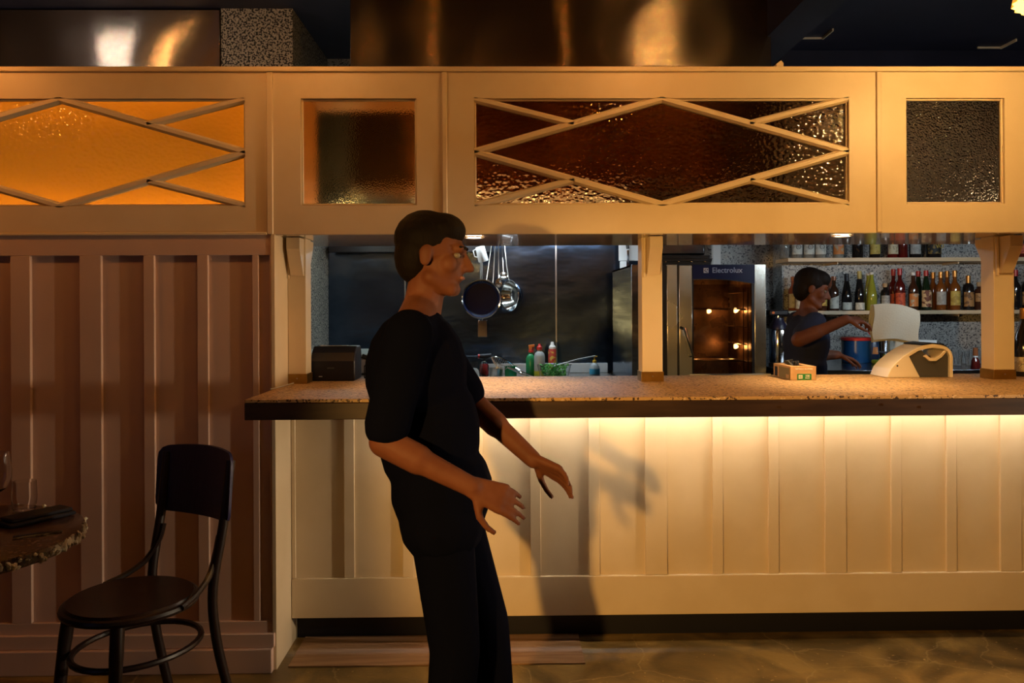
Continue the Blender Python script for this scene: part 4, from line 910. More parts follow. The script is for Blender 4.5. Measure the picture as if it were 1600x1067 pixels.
MB().lathe([(0,0),(0.028,0),(0.029,0.004),(0.024,0.05),(0.012,0.07),(0.012,0.085),(0,0.085)],18,c=(x,4.97,RZ+0.0005)).build('glass_body', G['redliq'], t)
MB().lathe([(0.0125,0.07),(0.0145,0.072),(0.0145,0.078),(0.0125,0.08)],14,c=(x,4.97,RZ+0.0005)).build('white_collar', M['white'], t)
MB().lathe([(0.010,0.08),(0.016,0.082),(0.014,0.13),(0,0.132)],14,c=(x,4.97,RZ+0.0005)).build('cap', C['copper'], t)

# ================================================================== ON THE BAR TOP
# glove box
gx0_, gx1_, gy0_, gy1_, gh = ax(1234,3.3), ax(1275,3.3), 3.30, 3.50, 0.056
M['kraft'] = mat('kraft_card',(0.50,0.31,0.15),0.7,col2=(0.55,0.35,0.18),vscale=30)
M['olive'] = mat('olive_print',(0.20,0.17,0.08),0.7); M['greenp'] = mat('green_print',(0.015,0.20,0.05),0.6); M['whitep'] = mat('white_print',(0.80,0.78,0.68),0.6)
t = thing('glove_box', 'kraft cardboard glove box with green label on bar top', 'box', ((gx0_+gx1_)/2,3.4,ZC))
mm = MB(); tk=0.0015
mm.box(gx0_,gx1_,gy0_,gy0_+tk,ZC+.001,ZC+gh).box(gx0_,gx1_,gy1_-tk,gy1_,ZC+.001,ZC+gh).box(gx0_,gx0_+tk,gy0_,gy1_,ZC+.001,ZC+gh).box(gx1_-tk,gx1_,gy0_,gy1_,ZC+.001,ZC+gh).box(gx0_,gx1_,gy0_,gy1_,ZC+.0005,ZC+.002)
mm.build('carton', M['kraft'], t, smooth=None)
mm = MB(); mm.box(gx0_,gx0_+0.028,gy0_,gy1_,ZC+gh,ZC+gh+tk).box(gx1_-0.028,gx1_,gy0_,gy1_,ZC+gh,ZC+gh+tk).box(gx0_+.028,gx1_-.028,gy0_,gy0_+.035,ZC+gh,ZC+gh+tk).box(gx0_+.028,gx1_-.028,gy1_-.03,gy1_,ZC+gh,ZC+gh+tk)
mm.build('lid_flaps', M['kraft'], t, smooth=None)
gw = gx1_-gx0_
MB().box(gx0_+gw*0.27,gx0_+gw*0.81,gy0_-0.0008,gy0_-0.0002,ZC+0.001,ZC+0.0265).build('green_label', M['greenp'], t)
MB().box(gx0_+gw*0.32,gx0_+gw*0.47,gy0_-0.0014,gy0_-0.0009,ZC+0.006,ZC+0.022).build('white_square', M['whitep'], t)
m2 = MB().tube([(gx0_+gw*0.395+0.0035*math.cos(a),gy0_-0.0017,ZC+0.014+0.0035*math.sin(a)) for a in [2*math.pi*k/12 for k in range(12)]],0.0008,4,closed=True).build('square_mark', M['greenp'], t)
text('label_count','100',0.013,(gx0_+gw*0.66,gy0_-0.0012,ZC+0.0175),M['whitep'],t)
text('label_unit','PACK',0.0075,(gx0_+gw*0.66,gy0_-0.0012,ZC+0.0085),M['whitep'],t)
text('box_lettering','NITRILE GLOVES',0.0098,(gx0_+gw*0.53,gy0_-0.0008,ZC+0.046),M['whitep'],t)
MB().box(gx0_-0.0008,gx0_-0.0002,gy0_+0.005,gy0_+0.13,ZC+0.004,ZC+gh-0.006).build('side_print', M['olive'], t)
MB().box(gx0_-0.0014,gx0_-0.0009,gy0_+0.012,gy0_+0.045,ZC+0.006,ZC+0.022).build('side_mark', M['kraft'], t)
MB().prism([(0,0)]*0 or [(gx0_-0.0012,ZC+0.006),(gx0_-0.0004,ZC+0.006),(gx0_-0.0004,ZC+0.046),(gx0_-0.0012,ZC+0.046)],gy0_+0.15,gy0_+0.18).build('side_figure', M['blackplastic'], t)
from mathutils import noise as NZ
rr = random.Random(11); mm = MB()
for k in range(9):
    p0 = Vector((rr.uniform(gx0_+.032,gx1_-.032), rr.uniform(gy0_+.05,gy1_-.05), ZC+gh-0.006)); d = Vector((rr.uniform(-.03,.03),rr.uniform(-.03,.03),rr.uniform(.012,.028)))
    mm.tube([p0,p0+d*0.55+Vector((0,0,0.006)),p0+d],[0.010,0.009,0.004],7,flat=0.5)
mm.build('black_gloves', M['rubber'], t)
# ivory stand
y0, y1 = 3.38, 3.54
def q(px,py): v = at(px,py,y0); return (v.x,v.z)
t = thing('payment_stand', 'ivory curved terminal stand with dark side panel on bar top', 'stand', (q(1440,585)[0],3.45,ZC))
base = ZC+0.0008
out = [(q(1386,583)[0],base)]+[q(a,b) for a,b in ((1392,576),(1402,565),(1414,555),(1428,546),(1443,539),(1457,537),(1470,538.5),(1480,542),(1487,549),(1489.5,558))]+[(q(1489.5,583)[0],base)]
inn = [(q(1479,583)[0],base),q(1480,560),q(1479,553),q(1473,547.5),q(1466,553),q(1460,558),q(1452,558.5),q(1446,555),q(1442,549),q(1437,550.5),q(1428,555),(q(1420,560))]
shell = out + [(q(1484,583)[0],base), q(1484.5,557), q(1481,549.5), q(1474,545), q(1458,543.5), q(1448,545), (q(1436,548)), q(1421,557), q(1424,563), (q(1438,583)[0],base)]
MB().prism(shell, y0, y1).build('shell', M['offwhite'], t, smooth=None, bevel=0.003)
dark = [(q(1438.5,583)[0],base+0.0005), q(1424.5,563), q(1422,558), q(1436.3,549), q(1443,547.5), q(1447,554), q(1454,560), q(1462,560), q(1470,554), q(1476,548), q(1481,551), q(1483.6,558), (q(1483.4,583)[0],base+0.0005)]
MB().prism(dark, y0+0.012, y1-0.012).build('side_panel', M['darkgrey'], t, smooth=None)
grip = [q(1447.5,553.8),q(1454,559.5),q(1462,559.5),q(1470,553.5),q(1476,547.6),q(1479,549.5),q(1472,558),q(1463,564),q(1453,564),q(1444,556.5)]
MB().prism(grip, y0-0.001, y1+0.001).build('grip', M['offwhite'], t, smooth=None, bevel=0.002)
v = at(1402,571.5,y0); MB().lathe([(0,0),(0.004,0),(0.004,0.001),(0,0.001)],12,M=Matrix.Translation((v.x,y0-0.0002,v.z))@Matrix.Rotation(math.pi/2,4,'X')).build('screw_hole', M['blackplastic'], t)
m = MB().prism([q(1441,539.3),q(1457,537),q(1470,538.5),q(1480,542),q(1479,540.5),q(1470,536.6),q(1457,535.3),q(1443,537.6)],y0-0.002,y1+0.002).build('dark_strip', M['blackplastic'], t, smooth=None)
# wine bottle
x = ax(1600,3.42,560)
t = thing('wine_bottle', 'dark wine bottle with gold foil and drawn label on bar top', 'bottle', (x,3.42,ZC))
MB().lathe([(0,0),(0.038,0),(0.041,0.006),(0.041,0.13),(0.036,0.17),(0.020,0.215),(0.0145,0.235),(0.0145,0.29),(0,0.29)],24,c=(x,3.42,ZC+0.0005)).build('glass_body', G['dark'], t)
MB().lathe([(0.0150,0.248),(0.0163,0.25),(0.0163,0.293),(0.014,0.296),(0,0.296)],18,c=(x,3.42,ZC+0.0005)).build('foil', C['gold'], t)
def curved(nm, m, z0, z1, a0, a1, r, dz=0):
    vs=[]; n=14
    for k in range(n+1):
        a=R(a0)+(R(a1)-R(a0))*k/n; vs += [(x+r*math.cos(a),3.42+r*math.sin(a),ZC+z0),(x+r*math.cos(a),3.42+r*math.sin(a),ZC+z1)]
    return MB().add(vs,[(2*k,2*k+2,2*k+3,2*k+1) for k in range(n)]).build(nm,m,t)
curved('paper_label', G['Lcream'], 0.022, 0.085, -185, 5, 0.0416)
MB().tube([(x+0.042*math.cos(R(a)),3.42+0.042*math.sin(R(a)),ZC+0.046+0.010*math.sin(R(a*5))) for a in range(-150,-30,8)],0.0009,4).build('label_drawing', M['ink'], t)
MB().tube([(x+0.042*math.cos(R(a)),3.42+0.042*math.sin(R(a)),ZC+0.060+0.006*math.cos(R(a*7))) for a in range(-140,-40,8)],0.0009,4).build('label_drawing', M['ink'], t)
# receipt printer
px0, px1 = ax(483,3.42), ax(556,3.42)
t = thing('receipt_printer', 'black receipt printer on the bar top beside the left post', 'printer', ((px0+px1)/2,3.42,ZC))
zb_ = ZC+0.0006; x0, x1 = px0+0.012, px1; yf = 3.388; yk = 3.555; H = 0.145
prof = [(yf,zb_),(yf,zb_+0.085),(yf+0.02,zb_+0.12),(yf+0.06,zb_+H),(yk-0.02,zb_+H),(yk,zb_+0.12),(yk,zb_)]
n = len(prof); vs = [(x0,a,b) for a,b in prof]+[(x1,a,b) for a,b in prof]
o = MB().add(vs,[tuple(range(n)),tuple(range(2*n-1,n-1,-1))]+[(i,i+n,(i+1)%n+n,(i+1)%n) for i in range(n)]).build('case', M['blackplastic'], t, smooth=None, bevel=0.006, seg=3)
bm = bmesh.new(); bm.from_mesh(o.data); bmesh.ops.recalc_face_normals(bm, faces=bm.faces); bm.to_mesh(o.data); bm.free()
MB().box(x0+0.03,x1-0.035,yf+0.055,yf+0.065,zb_+H+0.0005,zb_+H+0.004).build('paper_slot', M['oldsteel'], t)
MB().box(x0+0.07,x0+0.10,yf-0.0012,yf-0.0002,zb_+0.052,zb_+0.058).build('nameplate', M['darkgrey'], t)
MB().box(x0+0.035,x0+0.05,yf-0.0012,yf-0.0002,zb_+0.018,zb_+0.021).build('status_light', M['white'], t)
MB().box(px0,x0-0.0005,yf+0.02,yk-0.01,zb_,zb_+0.07).build('side_box', M['blackplastic'], t, bevel=0.005)
mm = MB()
for k in range(3):
    a = Vector((px0+0.008+0.006*k, 3.52, zb_+0.07)); mm.tube([a,a+Vector((-0.005,0.01,0.05)),a+Vector((0.004+0.006*k,0.02,0.075)),a+Vector((0.02,0.02,0.03))],0.003,6)
mm.build('cables', M['rubber'], t)
o = MB().tube([(ax(417,3.0),3.04,ZC+0.0032),(ax(432,3.1),3.08,ZC+0.0032),(ax(436,3.1),3.16,ZC+0.0032),(ax(456,3.27),3.262,ZC+0.0032),(px0+0.004,3.40,ZC+0.005)],0.0026,6).build('power_cable', M['white']); tag(o,'thin white cable running from printer past the wall end','cable')
# ================================================================== CHAIR
def sweep(pts, r, n=10, closed=False, flat=1.0, up=None): return MB().tube(pts, r, n, closed, flat=flat, up=up)
def smoothpts(P, k=6, closed=False):
    P = [Vector(p) for p in P]; out = []; m = len(P)
    for i in range(m if closed else m-1):
        p0 = P[(i-1) % m] if (closed or i) else P[0]; p1 = P[i]; p2 = P[(i+1) % m]; p3 = P[(i+2) % m] if (closed or i+2 < m) else P[-1]
        for j in range(k):
            t_ = j/k
            out.append(0.5*((2*p1)+(-p0+p2)*t_+(2*p0-5*p1+4*p2-p3)*t_*t_+(-p0+3*p1-3*p2+p3)*t_**3))
    if not closed: out.append(P[-1])
    return out
CF = R(238)      # facing; local +x is the front
ch = thing('bentwood_chair', 'dark bentwood cafe chair with curved plywood back beside the round table', 'chair', (-1.215, 2.65, 0), CF)
SH = 0.455
def lb(mb, name, m, **k): return mb.build(name, m, ch, world=False, **k)
seat = []
for k in range(36):
    a = 2*math.pi*k/36; rx = 0.205 if math.cos(a) > 0 else 0.19; seat.append((rx*math.cos(a), 0.198*math.sin(a)))
vs = []; rings = ((0.985,-0.030),(1.0,-0.020),(1.0,-0.006),(0.97,0.002),(0.86,0.0),(0.5,-0.006),(0.02,-0.008))
for s_, z in rings: vs += [(x*s_, y*s_, SH+z) for x, y in seat]
fs = []
for i in range(len(rings)-1):
    for k in range(36): fs.append((i*36+k, i*36+(k+1)%36, (i+1)*36+(k+1)%36, (i+1)*36+k))
fs.append(tuple(range(35,-1,-1))); fs.append(tuple((len(rings)-1)*36+k for k in range(36)))
lb(MB().add(vs, fs), 'seat', M['chair'])
lb(sweep([(x*1.01, y*1.01, SH-0.018) for x, y in seat], 0.013, 8, True, flat=1.0), 'seat_hoop', M['chair'])
for s_ in (-1, 1):
    lb(sweep(smoothpts([(0.135,0.128*s_,SH-0.02),(0.15,0.140*s_,0.30),(0.165,0.15*s_,0.12),(0.18,0.158*s_,0.001)],5), [0.021]*5+[0.0195]*5+[0.017]*5+[0.014], 12), 'front_leg', M['chair'])
    lb(sweep(smoothpts([(-0.255,0.172*s_,0.875),(-0.225,0.170*s_,0.66),(-0.185,0.165*s_,0.45),(-0.195,0.168*s_,0.28),(-0.235,0.175*s_,0.10),(-0.262,0.18*s_,0.001)],5), 0.0165, 12), 'rear_leg', M['chair'])
    lb(sweep(smoothpts([(-0.222,0.152*s_,0.62),(-0.205,0.155*s_,0.565),(-0.165,0.172*s_,0.50),(-0.10,0.192*s_,0.462),(-0.03,0.209*s_,SH-0.012)],5), 0.0105, 8), 'hip_brace', M['chair'])
lb(sweep([(-0.018+0.205*math.cos(a), 0.178*math.sin(a), 0.285) for a in [2*math.pi*k/32 for k in range(32)]], 0.0105, 8, True), 'stretcher_ring', M['chair'])
# curved back panel with rounded corners
nu, nv = 22, 10; w2, z0, z1, rc = 0.200, 0.665, 0.895, 0.035
def bk(u, v, off):
    # u along width -1..1, v 0..1; rounded corners by clamping
    y = u*w2; z = z0+(z1-z0)*v
    zc = min(z-z0, z1-z); 
    if zc < rc:
        lim = w2-rc+math.sqrt(max(0, rc*rc-(rc-zc)**2)); y = u*lim
    x = -0.245 - 0.115*(z-0.66)*0.6 - 0.050*(1-(y/w2)**2) + off + 0.026
    return (x, y, z + 0.012*(1-(y/w2)**2)*(1 if v > 0.5 else -0.6)*abs(v-0.5)*2)
vs = []; idx = {}
for side, off in ((0,0.0),(1,-0.011)):
    for i in range(nu+1):
        for j in range(nv+1):
            vv = j/nv; vv = 0.5-0.5*math.cos(math.pi*vv)
            idx[(side,i,j)] = len(vs); vs.append(bk(-1+2*i/nu, vv, off))
fs = []
for i in range(nu):
    for j in range(nv):
        fs.append((idx[0,i,j],idx[0,i+1,j],idx[0,i+1,j+1],idx[0,i,j+1])); fs.append((idx[1,i,j],idx[1,i,j+1],idx[1,i+1,j+1],idx[1,i+1,j]))
for i in range(nu):
    for j in (0,nv): f_ = (idx[0,i,j],idx[1,i,j],idx[1,i+1,j],idx[0,i+1,j]); fs.append(f_ if j == 0 else f_[::-1])
for j in range(nv):
    for i in (0,nu): f_ = (idx[0,i,j],idx[0,i,j+1],idx[1,i,j+1],idx[1,i,j]); fs.append(f_ if i == 0 else f_[::-1])
lb(MB().add(vs, fs), 'backrest', M['chairback'])

# ================================================================== TABLE
TX, TY, TR, TZ = -1.625, 2.285, 0.40, 0.75
tb = thing('round_table', 'round brown pebble terrazzo table with rough pale rim', 'table', (TX, TY, 0))
MB().lathe([(0,-0.034),(TR-0.010,-0.034),(TR-0.006,-0.030),(TR-0.006,-0.002),(TR-0.009,0),(0,0)],64,c=(TX,TY,TZ)).build('tabletop', M['tabletop'], tb)
mm = MB(); rr = random.Random(5)
ico = bmesh.new(); bmesh.ops.create_icosphere(ico, subdivisions=1, radius=1); iv = [v.co.copy() for v in ico.verts]; ifc = [tuple(v.index for v in f.verts) for f in ico.faces]; ico.free()
for k in range(300):
    a = rr.random()*6.2832; z = TZ-0.005-rr.random()*0.026; s_ = rr.uniform(0.005,0.0095)
    c = Vector((TX+(TR-0.007)*math.cos(a), TY+(TR-0.007)*math.sin(a), z)); e = Euler((rr.random()*6,rr.random()*6,rr.random()*6)).to_matrix()
    mm.add([c+e@Vector((v.x*s_*1.5, v.y*s_, v.z*s_*0.8)) for v in iv], ifc)
tag(mm.build('rim_pebbles', M['pebble'], tb), kind='stuff')
MB().tube([(TX,TY,0.02),(TX,TY,TZ-0.035)], 0.032, 16).build('column', M['castiron'], tb)
MB().lathe([(0,0.001),(0.22,0.001),(0.225,0.008),(0.20,0.02),(0.06,0.035),(0.035,0.06),(0,0.06)],40,c=(TX,TY,0)).build('base', M['castiron'], tb)
z = TZ+0.0008
def onT(px, py):
    d = at(px,py,1.0)-Vector((0,0,CAM_H)); s_ = (TZ-CAM_H)/d.z; return Vector((d.x*s_, d.y*s_, TZ))
p = onT(38, 796)
t = thing('water_tumbler', 'clear water tumbler on the round table', 'glass', p)
MB().lathe([(0,0),(0.031,0),(0.034,0.003),(0.038,0.04),(0.035,0.092),(0.0335,0.092),(0.0362,0.04),(0.031,0.006),(0,0.006)],28,c=(p.x,p.y,z)).build('glass_wall', M['glass'], t)
p = onT(-5, 818)
t = thing('wine_glass', 'stemmed wine glass at the left edge of the round table', 'wine glass', p)
MB().lathe([(0,0),(0.034,0),(0.034,0.0015),(0.012,0.004),(0.004,0.010),(0.0035,0.085),(0.008,0.093),(0.026,0.105),(0.040,0.135),(0.041,0.16),(0.033,0.215),(0.032,0.215),(0.0395,0.16),(0.0385,0.136),(0.025,0.107),(0.005,0.096),(0,0.096)],28,c=(p.x,p.y,z)).build('glass_wall', M['glass'], t)
a = onT(4,824); b = onT(108,801); d = (b-a); ang = math.atan2(d.y,d.x)
t = thing('folded_napkin', 'dark folded napkin roll lying on the round table', 'napkin', (a+b)/2, ang)
L_ = d.length/2
MB().box(-L_,L_,-0.045,0.045,0.0008,0.013).build('lower_fold', M['napkin'], t, world=False, bevel=0.006, seg=3)
MB().box(-L_+0.01,L_-0.006,-0.035,0.040,0.0135,0.024).build('upper_fold', M['napkin'], t, world=False, bevel=0.006, seg=3)
a = onT(20,842); b = onT(98,832)
t = thing('table_knife', 'steel table knife in front of the dark napkin', 'knife', a)
MB().tube([a+Vector((0,0,0.004)),a+(b-a)*0.45+Vector((0,0,0.005))],[0.005,0.004],8,flat=0.6).build('handle', M['chrome'], t)
MB().tube([a+(b-a)*0.45+Vector((0,0,0.005)),b+Vector((0,0,0.003))],[0.006,0.003],8,flat=0.25).build('blade', M['chrome'], t)

# ================================================================== LAMPS
M['shade'] = mat('pleated_yellow_shade',(0.80,0.50,0.12),0.8,emit=(1.0,0.42,0.05),estr=0.8,col2=(0.70,0.42,0.10),vscale=30,stretch=(4,4,0.2))
M['bulb'] = mat('warm_bulb',(1,.8,.5),0.5,emit=(1.0,0.62,0.25),estr=40)
def pendant(label, loc, power, color, r=0.17, on=True):
    x, y, z_ = loc
    t = thing('pendant_lamp', label, 'lamp', (x,y,z_), 0, 'warm pendant lamps in the dining room')
    n = 48; vs = []; prof = [(0.055,0.19),(0.10,0.16),(r*0.92,0.06),(r,0.0)]
    for k in range(n):
        a_ = 2*math.pi*k/n; q_ = 1.0 if k % 2 else 0.955
        vs += [(x+rr_*q_*math.cos(a_), y+rr_*q_*math.sin(a_), z_+zz) for rr_, zz in prof]
    m_ = len(prof); fs = [(k*m_+j, ((k+1)%n)*m_+j, ((k+1)%n)*m_+j+1, k*m_+j+1) for k in range(n) for j in range(m_-1)]
    o = MB().add(vs, fs).build('shade', M['shade'], t, smooth=None)
    so = o.modifiers.new('thickness','SOLIDIFY'); so.thickness = 0.002
    MB().lathe([(0,0.19),(0.056,0.188),(0.056,0.196),(0.012,0.21),(0,0.21)],20,c=(x,y,z_)).build('fitting', M['brass'], t)
    MB().tube([(x,y,z_+0.205),(x,y,CEIL-0.001)],0.003,6).build('cord', M['rubber'], t)
    MB().lathe([(0,-0.075),(0.018,-0.07),(0.028,-0.045),(0.022,-0.015),(0.012,0.0),(0.012,0.19)],16,c=(x,y,z_)).build('bulb', M['bulb'], t)
    light('lamp_glow','POINT',(x,y,z_-0.05),power,color,t,size=0.03)
    return t
pendant('pleated yellow pendant lamp at the top right corner', (1.74, 2.36, 2.325), 165, (1.0,0.55,0.17))
for lx_, pw_, lab_ in ((-2.2,36,'pleated yellow pendant lamp hanging above the round table'),(-0.75,12,'pleated yellow pendant lamp hanging above the end of the panelled wall'),(0.55,15,'pleated yellow pendant lamp hanging above the middle of the bar')):
    pendant(lab_, (lx_, 2.60, 2.54), pw_, (1.0,0.29,0.02))
pendant('pleated yellow pendant lamp over the dining room behind the viewer', (1.9, -1.6, 2.30), 16, (1.0,0.42,0.11))
def floor_spot(label, loc, target, power, color, cone, size=0.02):
    t = thing('floor_spotlight', label, 'spotlight', (loc[0],loc[1],0), 0, 'floor spotlights in the dining room')
    l = Vector(loc); d = (Vector(target)-l).normalized(); Mx = align(l-d*0.12, l)
    MB().lathe([(0,0),(0.035,0),(0.04,0.01),(0.070,0.13),(0.066,0.13),(0.040,0.06),(0,0.06)],20,M=Mx).build('reflector', M['blackplastic'], t)
    MB().lathe([(0,0.064),(0.034,0.064),(0.034,0.068),(0,0.068)],20,M=Mx).build('lens', M['bulb'], t)
    b_ = l-d*0.11
    MB().tube([b_,Vector((b_.x,b_.y,0.02))],0.010,8).build('pole', M['blackplastic'], t)
    MB().lathe([(0,0.001),(0.14,0.001),(0.14,0.012),(0.02,0.022),(0,0.022)],28,c=(b_.x,b_.y,0)).build('base', M['castiron'], t)
    light('spot_beam','SPOT',l+d*0.03,power,color,t,size=size,target=target,cone=cone,blend=0.6)
    return t
floor_spot('black floor spotlight behind the viewer aimed at the bar front', (-1.10,-0.55,1.50), (0.85,3.33,0.60), 380, (1.0,0.53,0.13), 40, 0.05)
floor_spot('black floor spotlight at the right end of the bar aimed along the panelled wall', (3.95,2.26,1.06), (-1.60,3.10,0.98), 300, (1.0,0.78,0.52), 30, 0.03)
# kitchen tube lights
def tube_light(label, x0, x1, y, z_, power, color, grp='tube lights over the kitchen', hang=None, aim=None):
    t = thing('tube_light', label, 'light', ((x0+x1)/2,y,z_), 0, grp)
    MB().box(x0,x1,y-0.03,y+0.03,z_+0.012,z_+0.05).build('housing', M['white'], t, bevel=0.004)
    MB().tube([(x0+0.02,y,z_),(x1-0.02,y,z_)],0.013,10).build('tube', M['led_cool'], t)
    for xx in (x0+0.1,x1-0.1):
        MB().tube([(xx,y,z_+0.05),(xx,y,hang-0.001)] if hang else [(xx,y-0.03,z_+0.03),(xx,WY+0.085,z_+0.03)],0.006,6).build('hanger', M['oldsteel'], t)
    light('tube_glow','AREA',((x0+x1)/2,y+(0.02 if aim else 0),z_-(0 if aim else 0.02)),power,color,t,size=(x1-x0),size_y=0.05,target=aim)
    return t
tube_light('cool tube light under the extraction hood', -0.6, 0.9, 5.75, 2.0, 11, COOL, hang=2.10)
tube_light('cool tube light fixed behind the overhead screen at right', 2.35, 3.6, 3.80, 1.80, 17, COOL, aim=(2.975,6.0,1.62))

def back_lamp(label, loc, power, color, m):
    t = thing('bulkhead_lamp', label, 'lamp', loc, 0, 'lamps in the hidden back kitchen'); x, y, z_ = loc
    MB().lathe([(0,-0.05),(0.03,-0.045),(0.045,0),(0.03,0.04),(0,0.045)],18,c=loc).build('globe', m, t)
    MB().tube([(x,y-0.03,z_),(x,y-0.2,z_-0.12),(x,3.3005,z_-0.12)],0.008,8).build('arm', M['oldsteel'], t)
    light('lamp_glow','POINT',(x,y-0.0,z_-0.06),power,color,t,size=0.04)
back_lamp('white globe lamp behind the panelled wall', (-3.18,3.75,2.42), 22, (0.9,0.93,1.0), M['led_cool'])
back_lamp('warm globe lamp behind the panelled wall', (-2.71,3.75,2.42), 22, (1.0,0.6,0.25), M['bulb'])

t = thing('corner_fill_lamp', 'added greenish white fill lamp hidden in the kitchen corner behind the screen', 'lamp', (-1.08,5.55,2.02))  # unseen lamp added to brighten the pier side and left steel panel
MB().lathe([(0,-0.05),(0.03,-0.045),(0.045,0),(0.03,0.04),(0,0.045)],18,c=(-1.08,5.55,2.02)).build('globe', M['led_cool'], t)
MB().tube([(-1.08,5.58,2.04),(-1.2,5.7,2.06),(-1.334,5.7,2.06)],0.008,8).build('arm', M['oldsteel'], t)
light('lamp_glow','POINT',(-1.02,5.48,2.02),2.0,(0.82,1.0,0.78),t,size=0.04)
# ================================================================== PEOPLE
def capsule(mb, p, q, r0, r1, n=14):
    p, q = Vector(p), Vector(q); L_ = (q-p).length
    prof = [(0,-r0)]+[(r0*math.cos(R(a)), r0*math.sin(R(a))) for a in (-60,-30,0)]
    prof += [(r1*math.cos(R(a)), L_+r1*math.sin(R(a))) for a in (0,30,60)]+[(0,L_+r1)]
    mb.lathe(prof, n, M=align(p, q))
def ellip(mb, c, rad, rot=None, n=18):
    prof = [(0,-1)]+[(math.cos(R(a)),math.sin(R(a))) for a in (-70,-50,-30,-10,10,30,50,70)]+[(0,1)]
    Mx = Matrix.Translation(c) @ (rot.to_4x4() if rot is not None else Matrix.Identity(4)) @ Matrix.Diagonal((*rad,1))
    mb.lathe(prof, n, M=Mx)
def fuse(name, mb, m, parent, voxel=0.008, it=4):
    o = mb.build(name, m, None, smooth=None)
    rm = o.modifiers.new('fuse','REMESH'); rm.mode = 'VOXEL'; rm.voxel_size = voxel
    sm = o.modifiers.new('soft','SMOOTH'); sm.factor = 0.5; sm.iterations = it
    dg = bpy.context.evaluated_depsgraph_get(); dg.update()
    me = bpy.data.meshes.new_from_object(o.evaluated_get(dg))
    o.modifiers.clear(); old = o.data; o.data = me; me.name = name; bpy.data.meshes.remove(old)
    if not me.materials: me.materials.append(m)
    for p_ in me.polygons: p_.use_smooth = True
    o.parent = parent; o.matrix_parent_inverse = rootmat(parent).inverted()
    return o
def hand(mb, wrist, d, n, side, curl=22, spread=4, sc=1.0, thumbin=0.0):
    """d: fingers' direction, n: out of the back of the hand, side: +1 thumb on d x n side"""
    d = Vector(d).normalized(); n = Vector(n); n = (n-d*n.dot(d)).normalized(); w_ = d.cross(n)*side
    W = Vector(wrist)
    def P(a, b, c): return W + (d*a + w_*b + n*c)*sc
    for b0, b1 in ((-0.022,-0.032),(-0.008,-0.011),(0.008,0.011),(0.022,0.030)):
        capsule(mb, P(0.0,b0*0.7,0), P(0.082,b1,0), 0.014*sc, 0.0115*sc, 10)
    for k, (b, ln, cu) in enumerate(((0.030,0.072,0.75),(0.011,0.082,0.9),(-0.010,0.076,1.0),(-0.030,0.060,1.15))):
        p = P(0.084-abs(b)*0.12, b, 0); ang = 0; sp = R(spread)*b/0.03
        for j, f_ in enumerate((0.45,0.30,0.25)):
            ang += R(curl)*cu
            dr = (d*math.cos(ang) - n*math.sin(ang) + w_*math.sin(sp)).normalized()
            q_ = p + dr*(ln*f_*sc); capsule(mb, p, q_, (0.0088-0.0008*j)*sc, (0.0082-0.0009*j)*sc, 10); p = q_
    p = P(0.022, 0.028, -0.004)
    for dr, ln, r in (((0.55,0.80-thumbin,-0.30),0.040,0.0120),((0.85,0.42-thumbin,-0.40),0.032,0.0100),((0.96,0.10-thumbin,-0.42),0.026,0.0088)):
        v = (d*dr[0]+w_*dr[1]+n*dr[2]).normalized(); q_ = p+v*(ln*sc); capsule(mb, p, q_, r*sc, r*0.88*sc, 10); p = q_
def head(mb, c, face, up, s=1.0):
    """skull, jaw, nose, brow, ears; returns frame"""
    f = Vector(face).normalized(); u = Vector(up); u = (u-f*u.dot(f)).normalized(); r_ = f.cross(u)
    rot = Matrix((r_, f, u)).transposed(); C_ = Vector(c)
    def P(a, b, z): return C_+(r_*a+f*b+u*z)*s
    ellip(mb, P(0,-0.012,0.030), (0.073*s,0.092*s,0.085*s), rot)
    ellip(mb, P(0,0.018,-0.028), (0.060*s,0.072*s,0.080*s), rot)
    capsule(mb, P(-0.022,0.062,-0.088), P(0.022,0.062,-0.088), 0.021*s, 0.021*s)
    capsule(mb, P(-0.048,0.005,-0.060), P(-0.018,0.058,-0.088), 0.022*s, 0.022*s)
    capsule(mb, P(0.048,0.005,-0.060), P(0.018,0.058,-0.088), 0.022*s, 0.022*s)
    capsule(mb, P(-0.032,0.076,0.026), P(0.032,0.076,0.026), 0.014*s, 0.014*s)
    capsule(mb, P(0,0.084,0.016), P(0,0.108,-0.026), 0.008*s, 0.0125*s)
    capsule(mb, P(-0.012,0.090,-0.030), P(0.012,0.090,-0.030), 0.010*s, 0.010*s)
    for k in (-1,1):
        ellip(mb, P(0.042*k,0.052,-0.020), (0.024*s,0.026*s,0.026*s), rot)
        ellip(mb, P(0.075*k,-0.008,-0.004), (0.009*s,0.019*s,0.031*s), rot)
    capsule(mb, P(-0.018,0.080,-0.056), P(0.018,0.080,-0.056), 0.009*s, 0.009*s)
    return P, rot
def face_parts(P, rot, parent, s=1.0):
    for k in (-1,1):
        e = MB(); ellip(e, P(0.031*k,0.0715,0.006),(0.0125*s,0.0110*s,0.0085*s),rot); eo = e.build('eye', M['eye'], parent)
        e = MB(); ellip(e, P(0.031*k,0.0808,0.006),(0.0055*s,0.0030*s,0.0055*s),rot); sub(e.build('iris', M['iris']), eo)
        e = MB(); capsule(e, P(0.016*k,0.0905,0.029), P(0.044*k,0.080,0.030), 0.0050*s, 0.0035*s, 8); e.build('eyebrow', M['hair'], parent)
    e = MB(); capsule(e, P(-0.017,0.0875,-0.054), P(0.017,0.0875,-0.054), 0.0052*s, 0.0052*s, 8); e.build('lips', M['lips'], parent)

